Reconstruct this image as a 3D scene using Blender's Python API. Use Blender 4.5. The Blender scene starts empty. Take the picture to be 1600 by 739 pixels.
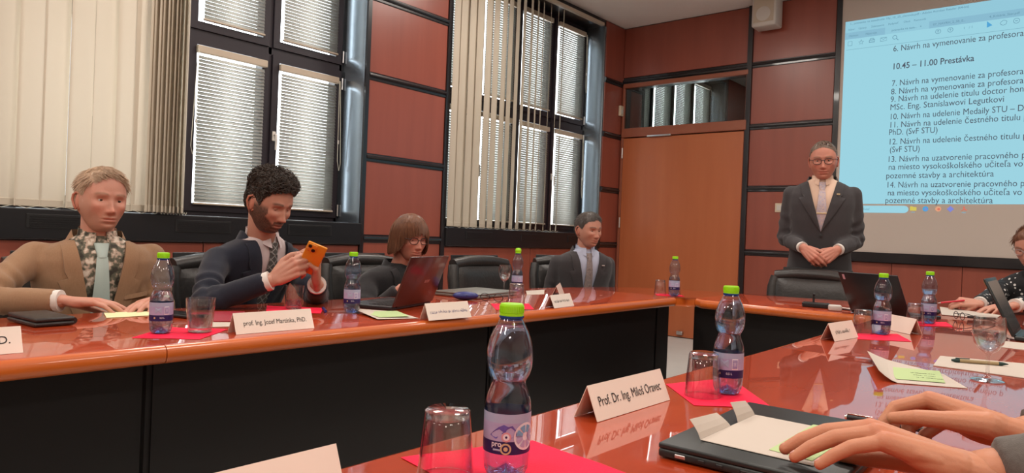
import bpy, bmesh, math, random
import numpy as np
from mathutils import Vector, Matrix, noise
from mathutils.bvhtree import BVHTree

SC = bpy.context.scene
COL = SC.collection
R = math.radians
PI = math.pi
random.seed(7)
RNG = np.random.default_rng(7)

# ------------------------------------------------------------------ camera, world, lights, exposure
CAM_Z = 1.066
YAW, PITCH, ROLL, FPX = R(39.836), R(-.211), R(2.275), 1105.8
fw = Vector((math.cos(PITCH)*math.cos(YAW), math.cos(PITCH)*math.sin(YAW), math.sin(PITCH)))
rt = Vector((math.sin(YAW), -math.cos(YAW), 0))
upv = rt.cross(fw)
rt2 = math.cos(ROLL)*rt + math.sin(ROLL)*upv
up2 = -math.sin(ROLL)*rt + math.cos(ROLL)*upv
cam_d = bpy.data.cameras.new('camera'); cam_d.sensor_width = 36; cam_d.lens = FPX/1600*36
cam_d.clip_start = .02
cam = bpy.data.objects.new('camera', cam_d); COL.objects.link(cam)
cam.matrix_world = Matrix(((rt2.x, up2.x, -fw.x, 0), (rt2.y, up2.y, -fw.y, 0), (rt2.z, up2.z, -fw.z, CAM_Z), (0, 0, 0, 1)))
SC.camera = cam

world = bpy.data.worlds.new('overcast_sky'); SC.world = world; world.use_nodes = True
bg = world.node_tree.nodes['Background']; bg.inputs[0].default_value = (.93, .97, 1, 1); bg.inputs[1].default_value = 7.0

CEIL = 3.527
LAMPS = [(x, y) for x in (-2.6, -.2, 2.2, 4.6) for y in (-1.8, .8, 3.2)]
LAMP_W = 31.0
for lx, ly in LAMPS:                      # light of the square ceiling luminaires (their fixtures are built below)
    ld = bpy.data.lights.new('ceiling_lamp_offscreen', 'AREA'); ld.shape = 'SQUARE'; ld.size = .56
    ld.energy = LAMP_W; ld.color = (1, .91, .82)
    lo = bpy.data.objects.new('ceiling_lamp_offscreen', ld); COL.objects.link(lo); lo.location = (lx, ly, CEIL-.035)

vs = SC.view_settings
vs.view_transform = 'Standard'; vs.look = 'None'; vs.exposure = 0.0; vs.gamma = 1.0; vs.use_curve_mapping = False
SC.cycles.use_denoising = True
SC.cycles.max_bounces = 12; SC.cycles.transparent_max_bounces = 24
SC.cycles.transmission_bounces = 10; SC.cycles.glossy_bounces = 5; SC.cycles.diffuse_bounces = 4
SC.cycles.sample_clamp_indirect = 4.0
SC.cycles.caustics_reflective = False; SC.cycles.caustics_refractive = False

# ------------------------------------------------------------------ materials
def srgb(r, g, b):
    f = lambda c: (c/255/12.92) if c/255 <= .04045 else ((c/255+.055)/1.055)**2.4
    return (f(r), f(g), f(b))
def mat(name, col, rough=.5, metal=0, coat=0, coatr=.05, spec=.5, trans=0, ior=1.45, emis=None, var=None, bump=None, sheen=0, alpha=1):
    m = bpy.data.materials.new(name); m.use_nodes = True
    nt = m.node_tree; p = nt.nodes['Principled BSDF']
    p.inputs['Base Color'].default_value = (*col, 1); p.inputs['Roughness'].default_value = rough
    p.inputs['Metallic'].default_value = metal; p.inputs['Coat Weight'].default_value = coat
    p.inputs['Coat Roughness'].default_value = coatr; p.inputs['Specular IOR Level'].default_value = spec
    p.inputs['Transmission Weight'].default_value = trans; p.inputs['IOR'].default_value = ior
    p.inputs['Sheen Weight'].default_value = sheen; p.inputs['Alpha'].default_value = alpha
    if emis: p.inputs['Emission Color'].default_value = (*emis[0], 1); p.inputs['Emission Strength'].default_value = emis[1]
    if var or bump:
        tc = nt.nodes.new('ShaderNodeTexCoord'); mp = nt.nodes.new('ShaderNodeMapping')
        nt.links.new(tc.outputs['Object'], mp.inputs[0])
    if var:      # (scale xyz, amount, second colour)
        nz = nt.nodes.new('ShaderNodeTexNoise'); nz.inputs['Scale'].default_value = 1; nz.inputs['Detail'].default_value = 5
        mp.inputs['Scale'].default_value = var[0]; nt.links.new(mp.outputs[0], nz.inputs['Vector'])
        rp = nt.nodes.new('ShaderNodeValToRGB'); e = rp.color_ramp.elements
        e[0].position = .5-var[1]/2; e[1].position = .5+var[1]/2
        e[0].color = (*col, 1); e[1].color = (*var[2], 1)
        nt.links.new(nz.outputs[0], rp.inputs[0]); nt.links.new(rp.outputs[0], p.inputs['Base Color'])
    if bump:     # (scale, strength)
        nb = nt.nodes.new('ShaderNodeTexNoise'); nb.inputs['Scale'].default_value = bump[0]; nb.inputs['Detail'].default_value = 4
        nt.links.new(tc.outputs['Object'], nb.inputs['Vector'])
        bp = nt.nodes.new('ShaderNodeBump'); bp.inputs['Strength'].default_value = bump[1]; bp.inputs['Distance'].default_value = .004
        nt.links.new(nb.outputs[0], bp.inputs['Height']); nt.links.new(bp.outputs[0], p.inputs['Normal'])
    return m
def thin_glass(name, tint=(1, 1, 1), refl=1.0, rough=.02, ior=1.45):
    m = bpy.data.materials.new(name); m.use_nodes = True; nt = m.node_tree
    for n in list(nt.nodes): nt.nodes.remove(n)
    out = nt.nodes.new('ShaderNodeOutputMaterial'); mx = nt.nodes.new('ShaderNodeMixShader')
    tr = nt.nodes.new('ShaderNodeBsdfTransparent'); tr.inputs[0].default_value = (*tint, 1)
    gl = nt.nodes.new('ShaderNodeBsdfGlossy'); gl.inputs['Roughness'].default_value = rough
    fr = nt.nodes.new('ShaderNodeLayerWeight'); fr.inputs[0].default_value = .5      # facing term, alike from both sides of a thin wall
    pw = nt.nodes.new('ShaderNodeMath'); pw.operation = 'POWER'; pw.inputs[1].default_value = 3.6
    ml = nt.nodes.new('ShaderNodeMath'); ml.operation = 'MULTIPLY_ADD'; ml.inputs[1].default_value = .62*refl; ml.inputs[2].default_value = .035*refl; ml.use_clamp = True
    nt.links.new(fr.outputs['Facing'], pw.inputs[0]); nt.links.new(pw.outputs[0], ml.inputs[0]); nt.links.new(ml.outputs[0], mx.inputs[0])
    nt.links.new(tr.outputs[0], mx.inputs[1]); nt.links.new(gl.outputs[0], mx.inputs[2]); nt.links.new(mx.outputs[0], out.inputs[0])
    return m
def clear_solid(name, ior, tint=(1, 1, 1), through=.3):
    """refracting body (water, thick glass); a share of straight-through light keeps what lies under it lit"""
    m = bpy.data.materials.new(name); m.use_nodes = True; nt = m.node_tree
    for n in list(nt.nodes): nt.nodes.remove(n)
    out = nt.nodes.new('ShaderNodeOutputMaterial'); mx = nt.nodes.new('ShaderNodeMixShader'); mx.inputs[0].default_value = through
    g = nt.nodes.new('ShaderNodeBsdfGlass'); g.inputs['IOR'].default_value = ior; g.inputs['Roughness'].default_value = 0; g.inputs[0].default_value = (*tint, 1)
    tr = nt.nodes.new('ShaderNodeBsdfTransparent'); tr.inputs[0].default_value = (*tint, 1)
    nt.links.new(g.outputs[0], mx.inputs[1]); nt.links.new(tr.outputs[0], mx.inputs[2]); nt.links.new(mx.outputs[0], out.inputs[0])
    return m
def translucent(name, col, back, share=.5, rough=.6, var=None):
    m = bpy.data.materials.new(name); m.use_nodes = True; nt = m.node_tree
    for n in list(nt.nodes): nt.nodes.remove(n)
    out = nt.nodes.new('ShaderNodeOutputMaterial'); mx = nt.nodes.new('ShaderNodeMixShader'); mx.inputs[0].default_value = share
    d = nt.nodes.new('ShaderNodeBsdfDiffuse'); d.inputs[0].default_value = (*col, 1)
    t = nt.nodes.new('ShaderNodeBsdfTranslucent'); t.inputs[0].default_value = (*back, 1)
    nt.links.new(d.outputs[0], mx.inputs[1]); nt.links.new(t.outputs[0], mx.inputs[2]); nt.links.new(mx.outputs[0], out.inputs[0])
    return m
def emitter(name, col, s):
    m = bpy.data.materials.new(name); m.use_nodes = True; nt = m.node_tree
    for n in list(nt.nodes): nt.nodes.remove(n)
    out = nt.nodes.new('ShaderNodeOutputMaterial'); e = nt.nodes.new('ShaderNodeEmission')
    e.inputs[0].default_value = (*col, 1); e.inputs[1].default_value = s; nt.links.new(e.outputs[0], out.inputs[0]); return m
def attr_skin(name):
    m = mat(name, (.6, .3, .2), rough=.48, spec=.4, bump=(260, .12)); nt = m.node_tree; p = nt.nodes['Principled BSDF']
    a = nt.nodes.new('ShaderNodeAttribute'); a.attribute_name = 'Col'; nt.links.new(a.outputs['Color'], p.inputs['Base Color'])
    p.inputs['Subsurface Weight'].default_value = .12; p.inputs['Subsurface Radius'].default_value = (.012, .004, .002); p.inputs['Subsurface Scale'].default_value = .4
    return m

M = {}
M['table'] = mat('cherry_veneer_varnished', (.33, .031, .005), rough=.5, spec=.15, coat=1.0, coatr=.018, var=((1.2, 14, 4), .5, (.45, .050, .008)))
M['table'].node_tree.nodes['Principled BSDF'].inputs['Coat IOR'].default_value = 1.7
M['nosing'] = mat('cherry_edge_solid', (.46, .088, .009), rough=.4, coat=.5, coatr=.08, var=((2, 30, 30), .5, (.58, .12, .013)))
M['seam'] = mat('dark_joint', (.05, .012, .006), rough=.6)
M['panelW'] = mat('mahogany_panel', (.235, .058, .038), rough=.35, coat=.2, coatr=.22, var=((9, 9, .8), .55, (.305, .078, .050)))
M['door'] = mat('cherry_door', (.40, .11, .040), rough=.35, coat=.25, coatr=.2, var=((8, 8, .7), .6, (.47, .140, .055)))
M['doorframe'] = mat('cherry_doorframe', (.25, .075, .042), rough=.4, var=((8, 2, 8), .5, (.30, .095, .052)))
M['black'] = mat('black_lacquer_trim', (.014, .012, .014), rough=.28, coat=.3)
M['ledge'] = mat('black_sill', (.010, .010, .012), rough=.33)
M['reveal'] = mat('dark_glossy_reveal', (.30, .35, .40), rough=.24, metal=.9, coat=.5, coatr=.12)
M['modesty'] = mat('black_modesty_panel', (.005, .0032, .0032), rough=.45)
M['frame'] = mat('dark_brown_window_frame', (.022, .016, .022), rough=.4)
M['plaster'] = mat('ceiling_plaster', (.88, .84, .81), rough=.9, var=((3, 3, 3), .5, (.85, .81, .78)))
M['floor'] = mat('beige_linoleum', (.60, .60, .57), rough=.45, var=((6, 6, 6), .6, (.55, .55, .52)))
M['backwall'] = mat('plain_painted_wall', (.62, .54, .47), rough=.85, var=((2, 2, 2), .5, (.58, .50, .43)))
M['pane'] = thin_glass('window_pane', (.96, .98, .98), .8)
M['slat'] = translucent('blind_slat', (.60, .60, .57), (.60, .62, .58), .22)
M['rail'] = mat('beige_blind_rail', (.50, .42, .33), rough=.5)
M['louvre'] = translucent('vertical_louvre_fabric', (.60, .53, .43), (.58, .49, .38), .15)
M['cord'] = mat('cream_cord', (.62, .60, .50), rough=.7)
M['white_plastic'] = mat('off_white_plastic', (.58, .54, .50), rough=.45)
M['cream_plastic'] = mat('cream_switch_plastic', (.60, .50, .37), rough=.5)
M['steel'] = mat('brushed_steel', (.62, .62, .62), rough=.3, metal=1)
M['chrome'] = mat('chrome', (.8, .8, .8), rough=.12, metal=1)
M['darkglass'] = thin_glass('transom_glass', (.80, .82, .80), 1.0, .01)
M['leather'] = mat('black_leather', (.024, .022, .021), rough=.34, spec=.6, bump=(60, .35))
M['blackplastic'] = mat('black_plastic', (.012, .012, .013), rough=.4)
M['paper'] = mat('white_paper', (.52, .45, .39), rough=.8)
M['card'] = mat('name_card', (.82, .69, .60), rough=.45, coat=.4, coatr=.15)
M['ink'] = mat('black_ink', (.02, .018, .02), rough=.6)
M['inkblue'] = mat('blue_ink', (.10, .10, .24), rough=.6)
M['green'] = mat('pale_green_paper', (.42, .54, .26), rough=.8)
M['yellow'] = mat('pale_yellow_paper', (.74, .72, .42), rough=.8)
M['napkin'] = mat('red_napkin', (.93, .002, .050), rough=.8, bump=(420, .3))
M['folder'] = mat('red_folder', (.30, .012, .028), rough=.5)
M['cap'] = mat('lime_green_cap', (.32, .74, .006), rough=.35, coat=.2)
M['ring'] = mat('blue_tinted_neck', (.03, .10, .42), rough=.2, trans=.6, ior=1.3)
M['pet'] = thin_glass('clear_bluish_plastic', (.76, .85, 1.0), 1.8, .012, 1.38)
M['water'] = clear_solid('water', 1.33, (.96, .98, 1), .35)
M['glass'] = thin_glass('tumbler_glass', (.955, .955, .96), 2.3, .012, 1.42)
M['glassbase'] = clear_solid('thick_glass_base', 1.45, (.98, .98, .98), .45)
M['glasswater'] = clear_solid('drinking_water', 1.33, (.98, .99, 1), .45)
M['label_l'] = mat('label_lilac', (.34, .30, .50), rough=.3, var=((20, 20, 60), .5, (.48, .42, .60)))
M['label_top'] = mat('label_pale', (.36, .40, .56), rough=.3)
M['label_n'] = mat('label_navy', (.020, .012, .085), rough=.35)
M['label_w'] = mat('label_white', (.72, .70, .76), rough=.4)
M['label_pink'] = mat('label_pink', (.62, .30, .34), rough=.4)
M['label_gold'] = mat('label_gold', (.55, .42, .24), rough=.4)
M['label_blue'] = mat('label_sky_blue', (.16, .36, .56), rough=.4)
M['label_violet'] = mat('label_mountain_violet', (.12, .09, .36), rough=.4)
M['laptop_dark'] = mat('dark_laptop_shell', (.020, .018, .020), rough=.35)
M['laptop_red'] = mat('brown_red_laptop_lid', (.060, .014, .012), rough=.28, coat=.3)
M['laptop_grey'] = mat('grey_laptop_shell', (.22, .22, .20), rough=.35, metal=.4)
M['laptop_slate'] = mat('slate_laptop_shell', (.013, .017, .017), rough=.42)
M['keys'] = mat('black_keys', (.01, .01, .01), rough=.5)
M['lcd'] = mat('laptop_screen_dark', (.01, .012, .015), rough=.15)
M['wallet'] = mat('black_leather_wallet', (.018, .013, .012), rough=.42, bump=(120, .3))
M['phone_o'] = mat('orange_phone_shell', (.72, .28, .02), rough=.3, coat=.4)
M['lens'] = mat('black_lens', (.005, .005, .006), rough=.08)
M['pen_b'] = mat('blue_pen', (.02, .03, .16), rough=.35)
M['pen_r'] = mat('red_pen', (.55, .01, .03), rough=.35)
M['pen_k'] = mat('kraft_pen_barrel', (.34, .25, .13), rough=.6)
M['pen_g'] = mat('dark_green_pen_tip', (.01, .035, .03), rough=.4)
M['screen'] = mat('projection_fabric', (.52, .44, .39), rough=.9)
M['projected'] = emitter('projected_page', (.355, .69, .80), .95)
M['projected2'] = emitter('projected_toolbar', (.32, .63, .76), .92)
M['projected3'] = emitter('projected_tab', (.28, .55, .70), .9)
M['ptext'] = emitter('projected_letters', (.085, .10, .13), 1)
M['ptext2'] = emitter('projected_small_letters', (.15, .32, .42), 1)
for n_, c_ in dict(ic_y=(.75, .62, .12), ic_b=(.10, .42, .75), ic_o=(.85, .42, .25), ic_v=(.25, .28, .75), ic_r=(.80, .20, .14)).items(): M[n_] = emitter('icon_'+n_, c_, .9)
M['lamp'] = emitter('luminaire_diffuser', (1, .91, .82), 2.2)

# ------------------------------------------------------------------ mesh helpers
def V3(a): return Vector(a)
class MB:
    def __init__(s): s.v = []; s.f = []; s.m = []
    def add(s, vs, fs, mi=0, X=None):
        o = len(s.v)
        s.v += [tuple(X @ Vector(p)) if X is not None else tuple(p) for p in vs]
        s.f += [tuple(i+o for i in f) for f in fs]; s.m += [mi]*len(fs); return s
    def box(s, c, d, mi=0, rz=0, X=None):
        hx, hy, hz = d[0]/2, d[1]/2, d[2]/2; c_, s_ = math.cos(rz), math.sin(rz)
        P = []
        for z in (-hz, hz):
            for x, y in ((-hx, -hy), (hx, -hy), (hx, hy), (-hx, hy)): P.append((c[0]+x*c_-y*s_, c[1]+x*s_+y*c_, c[2]+z))
        return s.add(P, [(3, 2, 1, 0), (4, 5, 6, 7), (0, 1, 5, 4), (1, 2, 6, 5), (2, 3, 7, 6), (3, 0, 4, 7)], mi, X)
    def b2(s, a, b, mi=0): return s.box([(a[i]+b[i])/2 for i in range(3)], [abs(b[i]-a[i]) for i in range(3)], mi)
    def rbox(s, c, d, r, seg=2, mi=0, X=None, rz=0):
        bm = bmesh.new(); bmesh.ops.create_cube(bm, size=1)
        for v in bm.verts: v.co = Vector((v.co.x*d[0], v.co.y*d[1], v.co.z*d[2]))
        bmesh.ops.bevel(bm, geom=bm.edges[:], offset=min(r, min(d)*.49), segments=seg, profile=.5, affect='EDGES')
        bm.verts.index_update()
        Y = Matrix.Translation(c) @ Matrix.Rotation(rz, 4, 'Z')
        if X is not None: Y = X @ Y
        s.add([v.co[:] for v in bm.verts], [[v.index for v in f.verts] for f in bm.faces], mi, Y); bm.free(); return s
    def lathe(s, prof, n=24, mi=0, X=None, cap0=True, cap1=True):
        P = []; F = []
        for r, z in prof:
            for k in range(n): a = 2*PI*k/n; P.append((r*math.cos(a), r*math.sin(a), z))
        for i in range(len(prof)-1):
            for k in range(n): F.append((i*n+k, i*n+(k+1) % n, (i+1)*n+(k+1) % n, (i+1)*n+k))
        if cap0: F.append(tuple(range(n-1, -1, -1)))
        if cap1: o = (len(prof)-1)*n; F.append(tuple(range(o, o+n)))
        return s.add(P, F, mi, X)
    def tube(s, path, rad, n=8, mi=0, X=None, caps=True, flat=None):
        path = [Vector(p) for p in path]; m_ = len(path)
        rad = [rad]*m_ if not hasattr(rad, '__len__') else rad
        P = []; F = []; ref = None
        for i in range(m_):
            t = (path[min(i+1, m_-1)]-path[max(i-1, 0)])
            if t.length < 1e-9: t = Vector((0, 0, 1))
            t.normalize()
            if ref is None:
                ref = Vector((0, 0, 1)) if abs(t.z) < .9 else Vector((1, 0, 0))
                if flat is not None: ref = Vector(flat)
            u = (ref - t*ref.dot(t))
            if u.length < 1e-6: u = t.orthogonal()
            u.normalize(); w = t.cross(u); ref = u
            r = rad[i]; ra, rb = (r if hasattr(r, '__len__') else (r, r))
            for k in range(n):
                a = 2*PI*k/n; P.append(tuple(path[i]+u*(ra*math.cos(a))+w*(rb*math.sin(a))))
        for i in range(m_-1):
            for k in range(n): F.append((i*n+k, i*n+(k+1) % n, (i+1)*n+(k+1) % n, (i+1)*n+k))
        if caps: F.append(tuple(range(n-1, -1, -1))); o = (m_-1)*n; F.append(tuple(range(o, o+n)))
        return s.add(P, F, mi, X)
    def capsule(s, p, q, r0, r1, n=12, mi=0, X=None):
        p = Vector(p); q = Vector(q); d = (q-p).normalized(); path = []; rad = []
        for k in range(4): a = PI/2*(1-k/4); path.append(p-d*(r0*math.sin(a))); rad.append(max(r0*math.cos(a), r0*.02))
        for k in range(1, 4): path.append(p.lerp(q, k/4)); rad.append(r0+(r1-r0)*k/4)
        path.insert(4, p); rad.insert(4, r0); path.append(q); rad.append(r1)
        for k in range(1, 5): a = PI/2*k/4; path.append(q+d*(r1*math.sin(a))); rad.append(max(r1*math.cos(a), r1*.02))
        return s.tube(path, rad, n, mi, X)
    def ell(s, c, r, nu=16, nv=10, mi=0, X=None, rot=None):
        P = []; F = []
        for j in range(nv+1):
            t = PI*j/nv
            for k in range(nu):
                a = 2*PI*k/nu; p = Vector((r[0]*math.sin(t)*math.cos(a), r[1]*math.sin(t)*math.sin(a), r[2]*math.cos(t)))
                if rot is not None: p = rot @ p
                P.append(tuple(p+Vector(c)))
        for j in range(nv):
            for k in range(nu):
                a, b, c_, d = j*nu+k, j*nu+(k+1) % nu, (j+1)*nu+(k+1) % nu, (j+1)*nu+k
                F.append((d, c_, b, a))
        return s.add(P, F, mi, X)
    def loft(s, rings, mi=0, X=None, closed=True, cap=True):
        n = len(rings[0]); P = [p for r in rings for p in r]; F = []
        for i in range(len(rings)-1):
            for k in range(n if closed else n-1):
                F.append((i*n+k, i*n+(k+1) % n, (i+1)*n+(k+1) % n, (i+1)*n+k))
        if cap and closed: F.append(tuple(range(n-1, -1, -1))); o = (len(rings)-1)*n; F.append(tuple(range(o, o+n)))
        return s.add(P, F, mi, X)
    def prism(s, poly, z0, z1, mi=0, X=None):
        n = len(poly); P = [(x, y, z0) for x, y in poly]+[(x, y, z1) for x, y in poly]
        F = [tuple(range(n-1, -1, -1)), tuple(range(n, 2*n))]+[(i, (i+1) % n, n+(i+1) % n, n+i) for i in range(n)]
        return s.add(P, F, mi, X)
    def grid(s, rows, thick=0, mi=0, X=None, nrm=(1, 0, 0)):
        """sheet of points rows[i][j]; with thick a closed thin slab, pushed back along nrm"""
        a, b = len(rows), len(rows[0]); P = [tuple(p) for r in rows for p in r]
        F = [(i*b+j, i*b+j+1, (i+1)*b+j+1, (i+1)*b+j) for i in range(a-1) for j in range(b-1)]
        if thick:
            n0 = len(P); nv = Vector(nrm)*thick
            P += [tuple(Vector(p)-nv) for p in P[:n0]]
            F += [tuple(n0+i for i in reversed(f)) for f in F[:]]
            bd = [j for j in range(b)]+[i*b+b-1 for i in range(1, a)]+[(a-1)*b+j for j in range(b-2, -1, -1)]+[i*b for i in range(a-2, 0, -1)]
            for i in range(len(bd)): p, q = bd[i], bd[(i+1) % len(bd)]; F.append((q, p, p+n0, q+n0))
        return s.add(P, F, mi, X)
    def mesh(s, name):
        me = bpy.data.meshes.new(name); me.from_pydata(s.v, [], s.f); me.update(); return me
    def build(s, name, mats, parent=None, smooth=None, fix=False):
        me = s.mesh(name)
        mats = mats if isinstance(mats, (list, tuple)) else [mats]
        for m in mats: me.materials.append(M[m] if isinstance(m, str) else m)
        if len(mats) > 1: me.polygons.foreach_set('material_index', s.m)
        if fix:
            bm = bmesh.new(); bm.from_mesh(me); bmesh.ops.recalc_face_normals(bm, faces=bm.faces); bm.to_mesh(me); bm.free()
        if smooth is not None:
            me.polygons.foreach_set('use_smooth', [True]*len(me.polygons))
            if smooth < 179: me.set_sharp_from_angle(angle=R(smooth))
        return link(name, me, parent)
def link(name, me, parent=None):
    o = bpy.data.objects.new(name, me); COL.objects.link(o)
    if parent is not None: o.parent = parent
    return o
def tag(o, label=None, cat=None, group=None, kind=None):
    if label: o['label'] = label
    if cat: o['category'] = cat
    if group: o['group'] = group
    if kind: o['kind'] = kind
    return o
def empty(name, loc=(0, 0, 0), rz=0, label=None, cat=None, group=None, kind=None):
    o = bpy.data.objects.new(name, None); o.empty_display_size = .05; COL.objects.link(o)
    o.location = loc; o.rotation_euler = (0, 0, rz); return tag(o, label, cat, group, kind)
def copy_tree(o, parent=None):
    c = o.copy(); COL.objects.link(c)
    if parent is not None: c.parent = parent
    for ch in [x for x in COL.objects if x.parent == o]: copy_tree(ch, c)
    return c
KIDS = {}
def remesh(mb, voxel, smooth=4, fac=.5):
    me = mb.mesh('tmp'); o = link('tmp', me)
    r = o.modifiers.new('r', 'REMESH'); r.mode = 'VOXEL'; r.voxel_size = voxel; r.use_smooth_shade = True
    if smooth: s_ = o.modifiers.new('s', 'SMOOTH'); s_.factor = fac; s_.iterations = smooth
    dg = bpy.context.evaluated_depsgraph_get(); dg.update()
    ev = o.evaluated_get(dg); m2 = ev.to_mesh()
    n = len(m2.vertices); co = np.empty(n*3, np.float32); m2.vertices.foreach_get('co', co)
    F = [tuple(p.vertices) for p in m2.polygons]
    ev.to_mesh_clear(); bpy.data.objects.remove(o); bpy.data.meshes.remove(me)
    return co.reshape(-1, 3), F
def text_mesh(body, size=1.0, offset=0.0, align='LEFT', extr=0.0):
    cu = bpy.data.curves.new('txt', 'FONT'); cu.body = body; cu.size = size; cu.offset = offset*size; cu.align_x = align; cu.resolution_u = 3; cu.extrude = extr
    o = bpy.data.objects.new('txt', cu); COL.objects.link(o)
    dg = bpy.context.evaluated_depsgraph_get(); dg.update()
    me = bpy.data.meshes.new_from_object(o.evaluated_get(dg)); bpy.data.objects.remove(o); bpy.data.curves.remove(cu); return me
def put_text(name, body, X, mtl, parent, size, offset=0.0, width=None, align='LEFT'):
    me = text_mesh(body, size, offset, align)
    n = len(me.vertices); co = np.empty(n*3, np.float32); me.vertices.foreach_get('co', co); co = co.reshape(-1, 3)
    if width and n: co[:, 0] *= width/(co[:, 0].max()-min(co[:, 0].min(), 0))
    me.vertices.foreach_set('co', co.ravel()); me.transform(X); me.materials.clear(); me.materials.append(M[mtl])
    return link(name, me, parent)
def frame_mat(o, xa, za):
    """matrix with local x -> xa, local y(up of the text) -> za, at o"""
    xa = Vector(xa).normalized(); za = Vector(za).normalized(); n = xa.cross(za)
    return Matrix(((xa.x, za.x, n.x, o[0]), (xa.y, za.y, n.y, o[1]), (xa.z, za.z, n.z, o[2]), (0, 0, 0, 1)))
# ------------------------------------------------------------------ the room shell
WY, EX, SY, BX = 4.40, 7.20, -3.6, -5.2     # window wall, end wall, wall behind the camera's right, wall behind
X2 = 12.3                                    # far end of the next room seen through the transom
ROOT = lambda n: empty(n, kind='structure')
o = MB().b2((BX, SY, -.06), (X2, WY+.4, 0)).build('floor', 'floor'); tag(o, kind='structure')
o = MB().b2((BX, SY, CEIL), (X2, WY+.02, CEIL+.08)).build('ceiling', 'plaster'); tag(o, kind='structure')
o = MB().b2((BX-.1, SY-.1, 0), (EX+.1, SY, CEIL)).build('wall_right', 'backwall'); tag(o, kind='structure')
o = MB().b2((BX-.1, SY, 0), (BX, WY+.4, CEIL)).build('wall_back', 'backwall'); tag(o, kind='structure')

WIN = [(-2.37, .07), (.98, 3.42), (4.33, 6.77), (7.68, 10.12)]      # window openings along x
Z_SILL, Z_HEAD = 1.10, 3.45
MW = (.985, 1.615, 2.245, 2.86)                        # moulding heights on the window wall
ME = (.972, 1.629, 2.268, 2.91)                        # and on the end wall

wl = MB()
edges = [BX]+[e for w in WIN for e in w]+[X2]
for a, b in zip(edges[0::2], edges[1::2]): wl.b2((a, WY, 0), (b, WY+.34, CEIL))
for a, b in WIN:
    wl.b2((a, WY, 0), (b, WY+.34, .935)); wl.b2((a, WY, Z_HEAD), (b, WY+.34, CEIL))
wall_left = wl.build('wall_left', 'black'); tag(wall_left, kind='structure')
we = MB().b2((EX, SY, 0), (EX+.1, 2.90, CEIL)).b2((EX, 2.90, 0), (EX+.1, 4.34, 2.345)).b2((EX, 2.90, 2.818), (EX+.1, 4.34, CEIL)).b2((EX, 4.34, 0), (EX+.1, WY, CEIL))
o = MB().b2((X2, -.2, 0), (X2+.1, WY+.3, CEIL)).build('wall_far', 'backwall'); tag(o, kind='structure')
o = MB().b2((EX+.1, -.3, 0), (X2, -.2, CEIL)).build('wall_side', 'backwall'); tag(o, kind='structure')
wall_end = we.build('wall_end', 'black'); tag(wall_end, kind='structure')

def panel_w(x0, x1, z0, z1, m=None):      # wood panel on the window wall
    MB().rbox(((x0+x1)/2, WY-.006, (z0+z1)/2), (x1-x0, .02, z1-z0), .003, 1).build('panel', m or 'panelW', wall_left)
def panel_e(y0, y1, z0, z1, m='panelW'):
    MB().rbox((EX-.006, (y0+y1)/2, (z0+z1)/2), (.02, y1-y0, z1-z0), .003, 1).build('panel', m, wall_end)
def mould_profile():                # (out from wall, up) black moulding with a groove and a round nose
    return [(0, -.033), (.018, -.033), (.024, -.027), (.024, -.010), (.034, -.006), (.038, .004), (.036, .014), (.028, .020), (.020, .022), (.020, .029), (.010, .033), (0, .033)]
def mould_w(x0, x1, z):
    P = mould_profile(); n = len(P)
    vs_ = [(x0, WY-a, z+b) for a, b in P]+[(x1, WY-a, z+b) for a, b in P]
    MB().add(vs_, [(i, (i+1) % n, n+(i+1) % n, n+i) for i in range(n)]+[tuple(range(n-1, -1, -1)), tuple(range(n, 2*n))]).build('moulding', 'black', wall_left, 30, True)
def mould_e(y0, y1, z, s=1.0):
    P = mould_profile(); n = len(P)
    vs_ = [(EX-a, y0, z+b*s) for a, b in P]+[(EX-a, y1, z+b*s) for a, b in P]
    MB().add(vs_, [(i, (i+1) % n, n+(i+1) % n, n+i) for i in range(n)]+[tuple(range(n-1, -1, -1)), tuple(range(n, 2*n))]).build('moulding', 'black', wall_end, 30, True)
def rows(zs, hi): 
    z = [.06]+[v for v in zs]+[hi]; return [(z[i]+(.03 if i else 0), z[i+1]-(.03 if i+1 < len(z)-1 else 0)) for i in range(len(z)-1)]

for a, b in ((-3.9, -2.37), (.07, .98), (3.42, 4.33), (7.30, 7.68), (10.12, 11.0)):
    a2, b2_ = a+.035, b-.045
    for z0, z1 in rows(MW, CEIL-.01): panel_w(a2, b2_, z0, z1)
    for z in MW: mould_w(a2, b2_, z)
    for xa, xb in ((a, a2), (b2_, b)): MB().b2((xa, WY-.03, 0), (xb, WY, CEIL)).build('strip', 'black', wall_left)
for z0, z1 in rows(MW, CEIL-.01): panel_w(6.79, EX, z0, z1)
for z in MW: mould_w(6.79, EX, z)
for a, b in WIN:                     # wood under the sills, joined at the middle
    for k in range(2):
        w = (b-a)/2; panel_w(a+k*w+.003, a+(k+1)*w-.003, .06, .93)
    # black sill box with its vent slots
    sl = MB().rbox(((a+b)/2, WY+.10, 1.02), (b-a, .30, .165), .008, 2).build('trim_1', 'ledge'); tag(sl, kind='structure')
    for k in range(3):
        gx = a+.42+k*.78
        MB().rbox((gx, WY-.052, 1.035), (.36, .006, .075), .002, 1).build('vent_plate', 'blackplastic', sl)
        for q in range(5): MB().box((gx, WY-.056, 1.010+q*.012), (.33, .004, .004)).build('vent_slat', 'ledge', sl)
# reveals: glossy dark cheeks of each opening
for a, b in WIN:
    for x in (a, b):
        s_ = 1 if x == a else -1
        pts = [(x+s_*.002, WY-.01), (x+s_*.012, WY+.02), (x+s_*.018, WY+.10), (x+s_*.026, WY+.18), (x+s_*.040, WY+.24), (x+s_*.040, WY+.30), (x-s_*.02, WY+.30), (x-s_*.02, WY-.01)]
        if s_ < 0: pts = pts[::-1]
        MB().prism(pts, Z_SILL, Z_HEAD).build('reveal', 'reveal', wall_left, 40)

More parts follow.
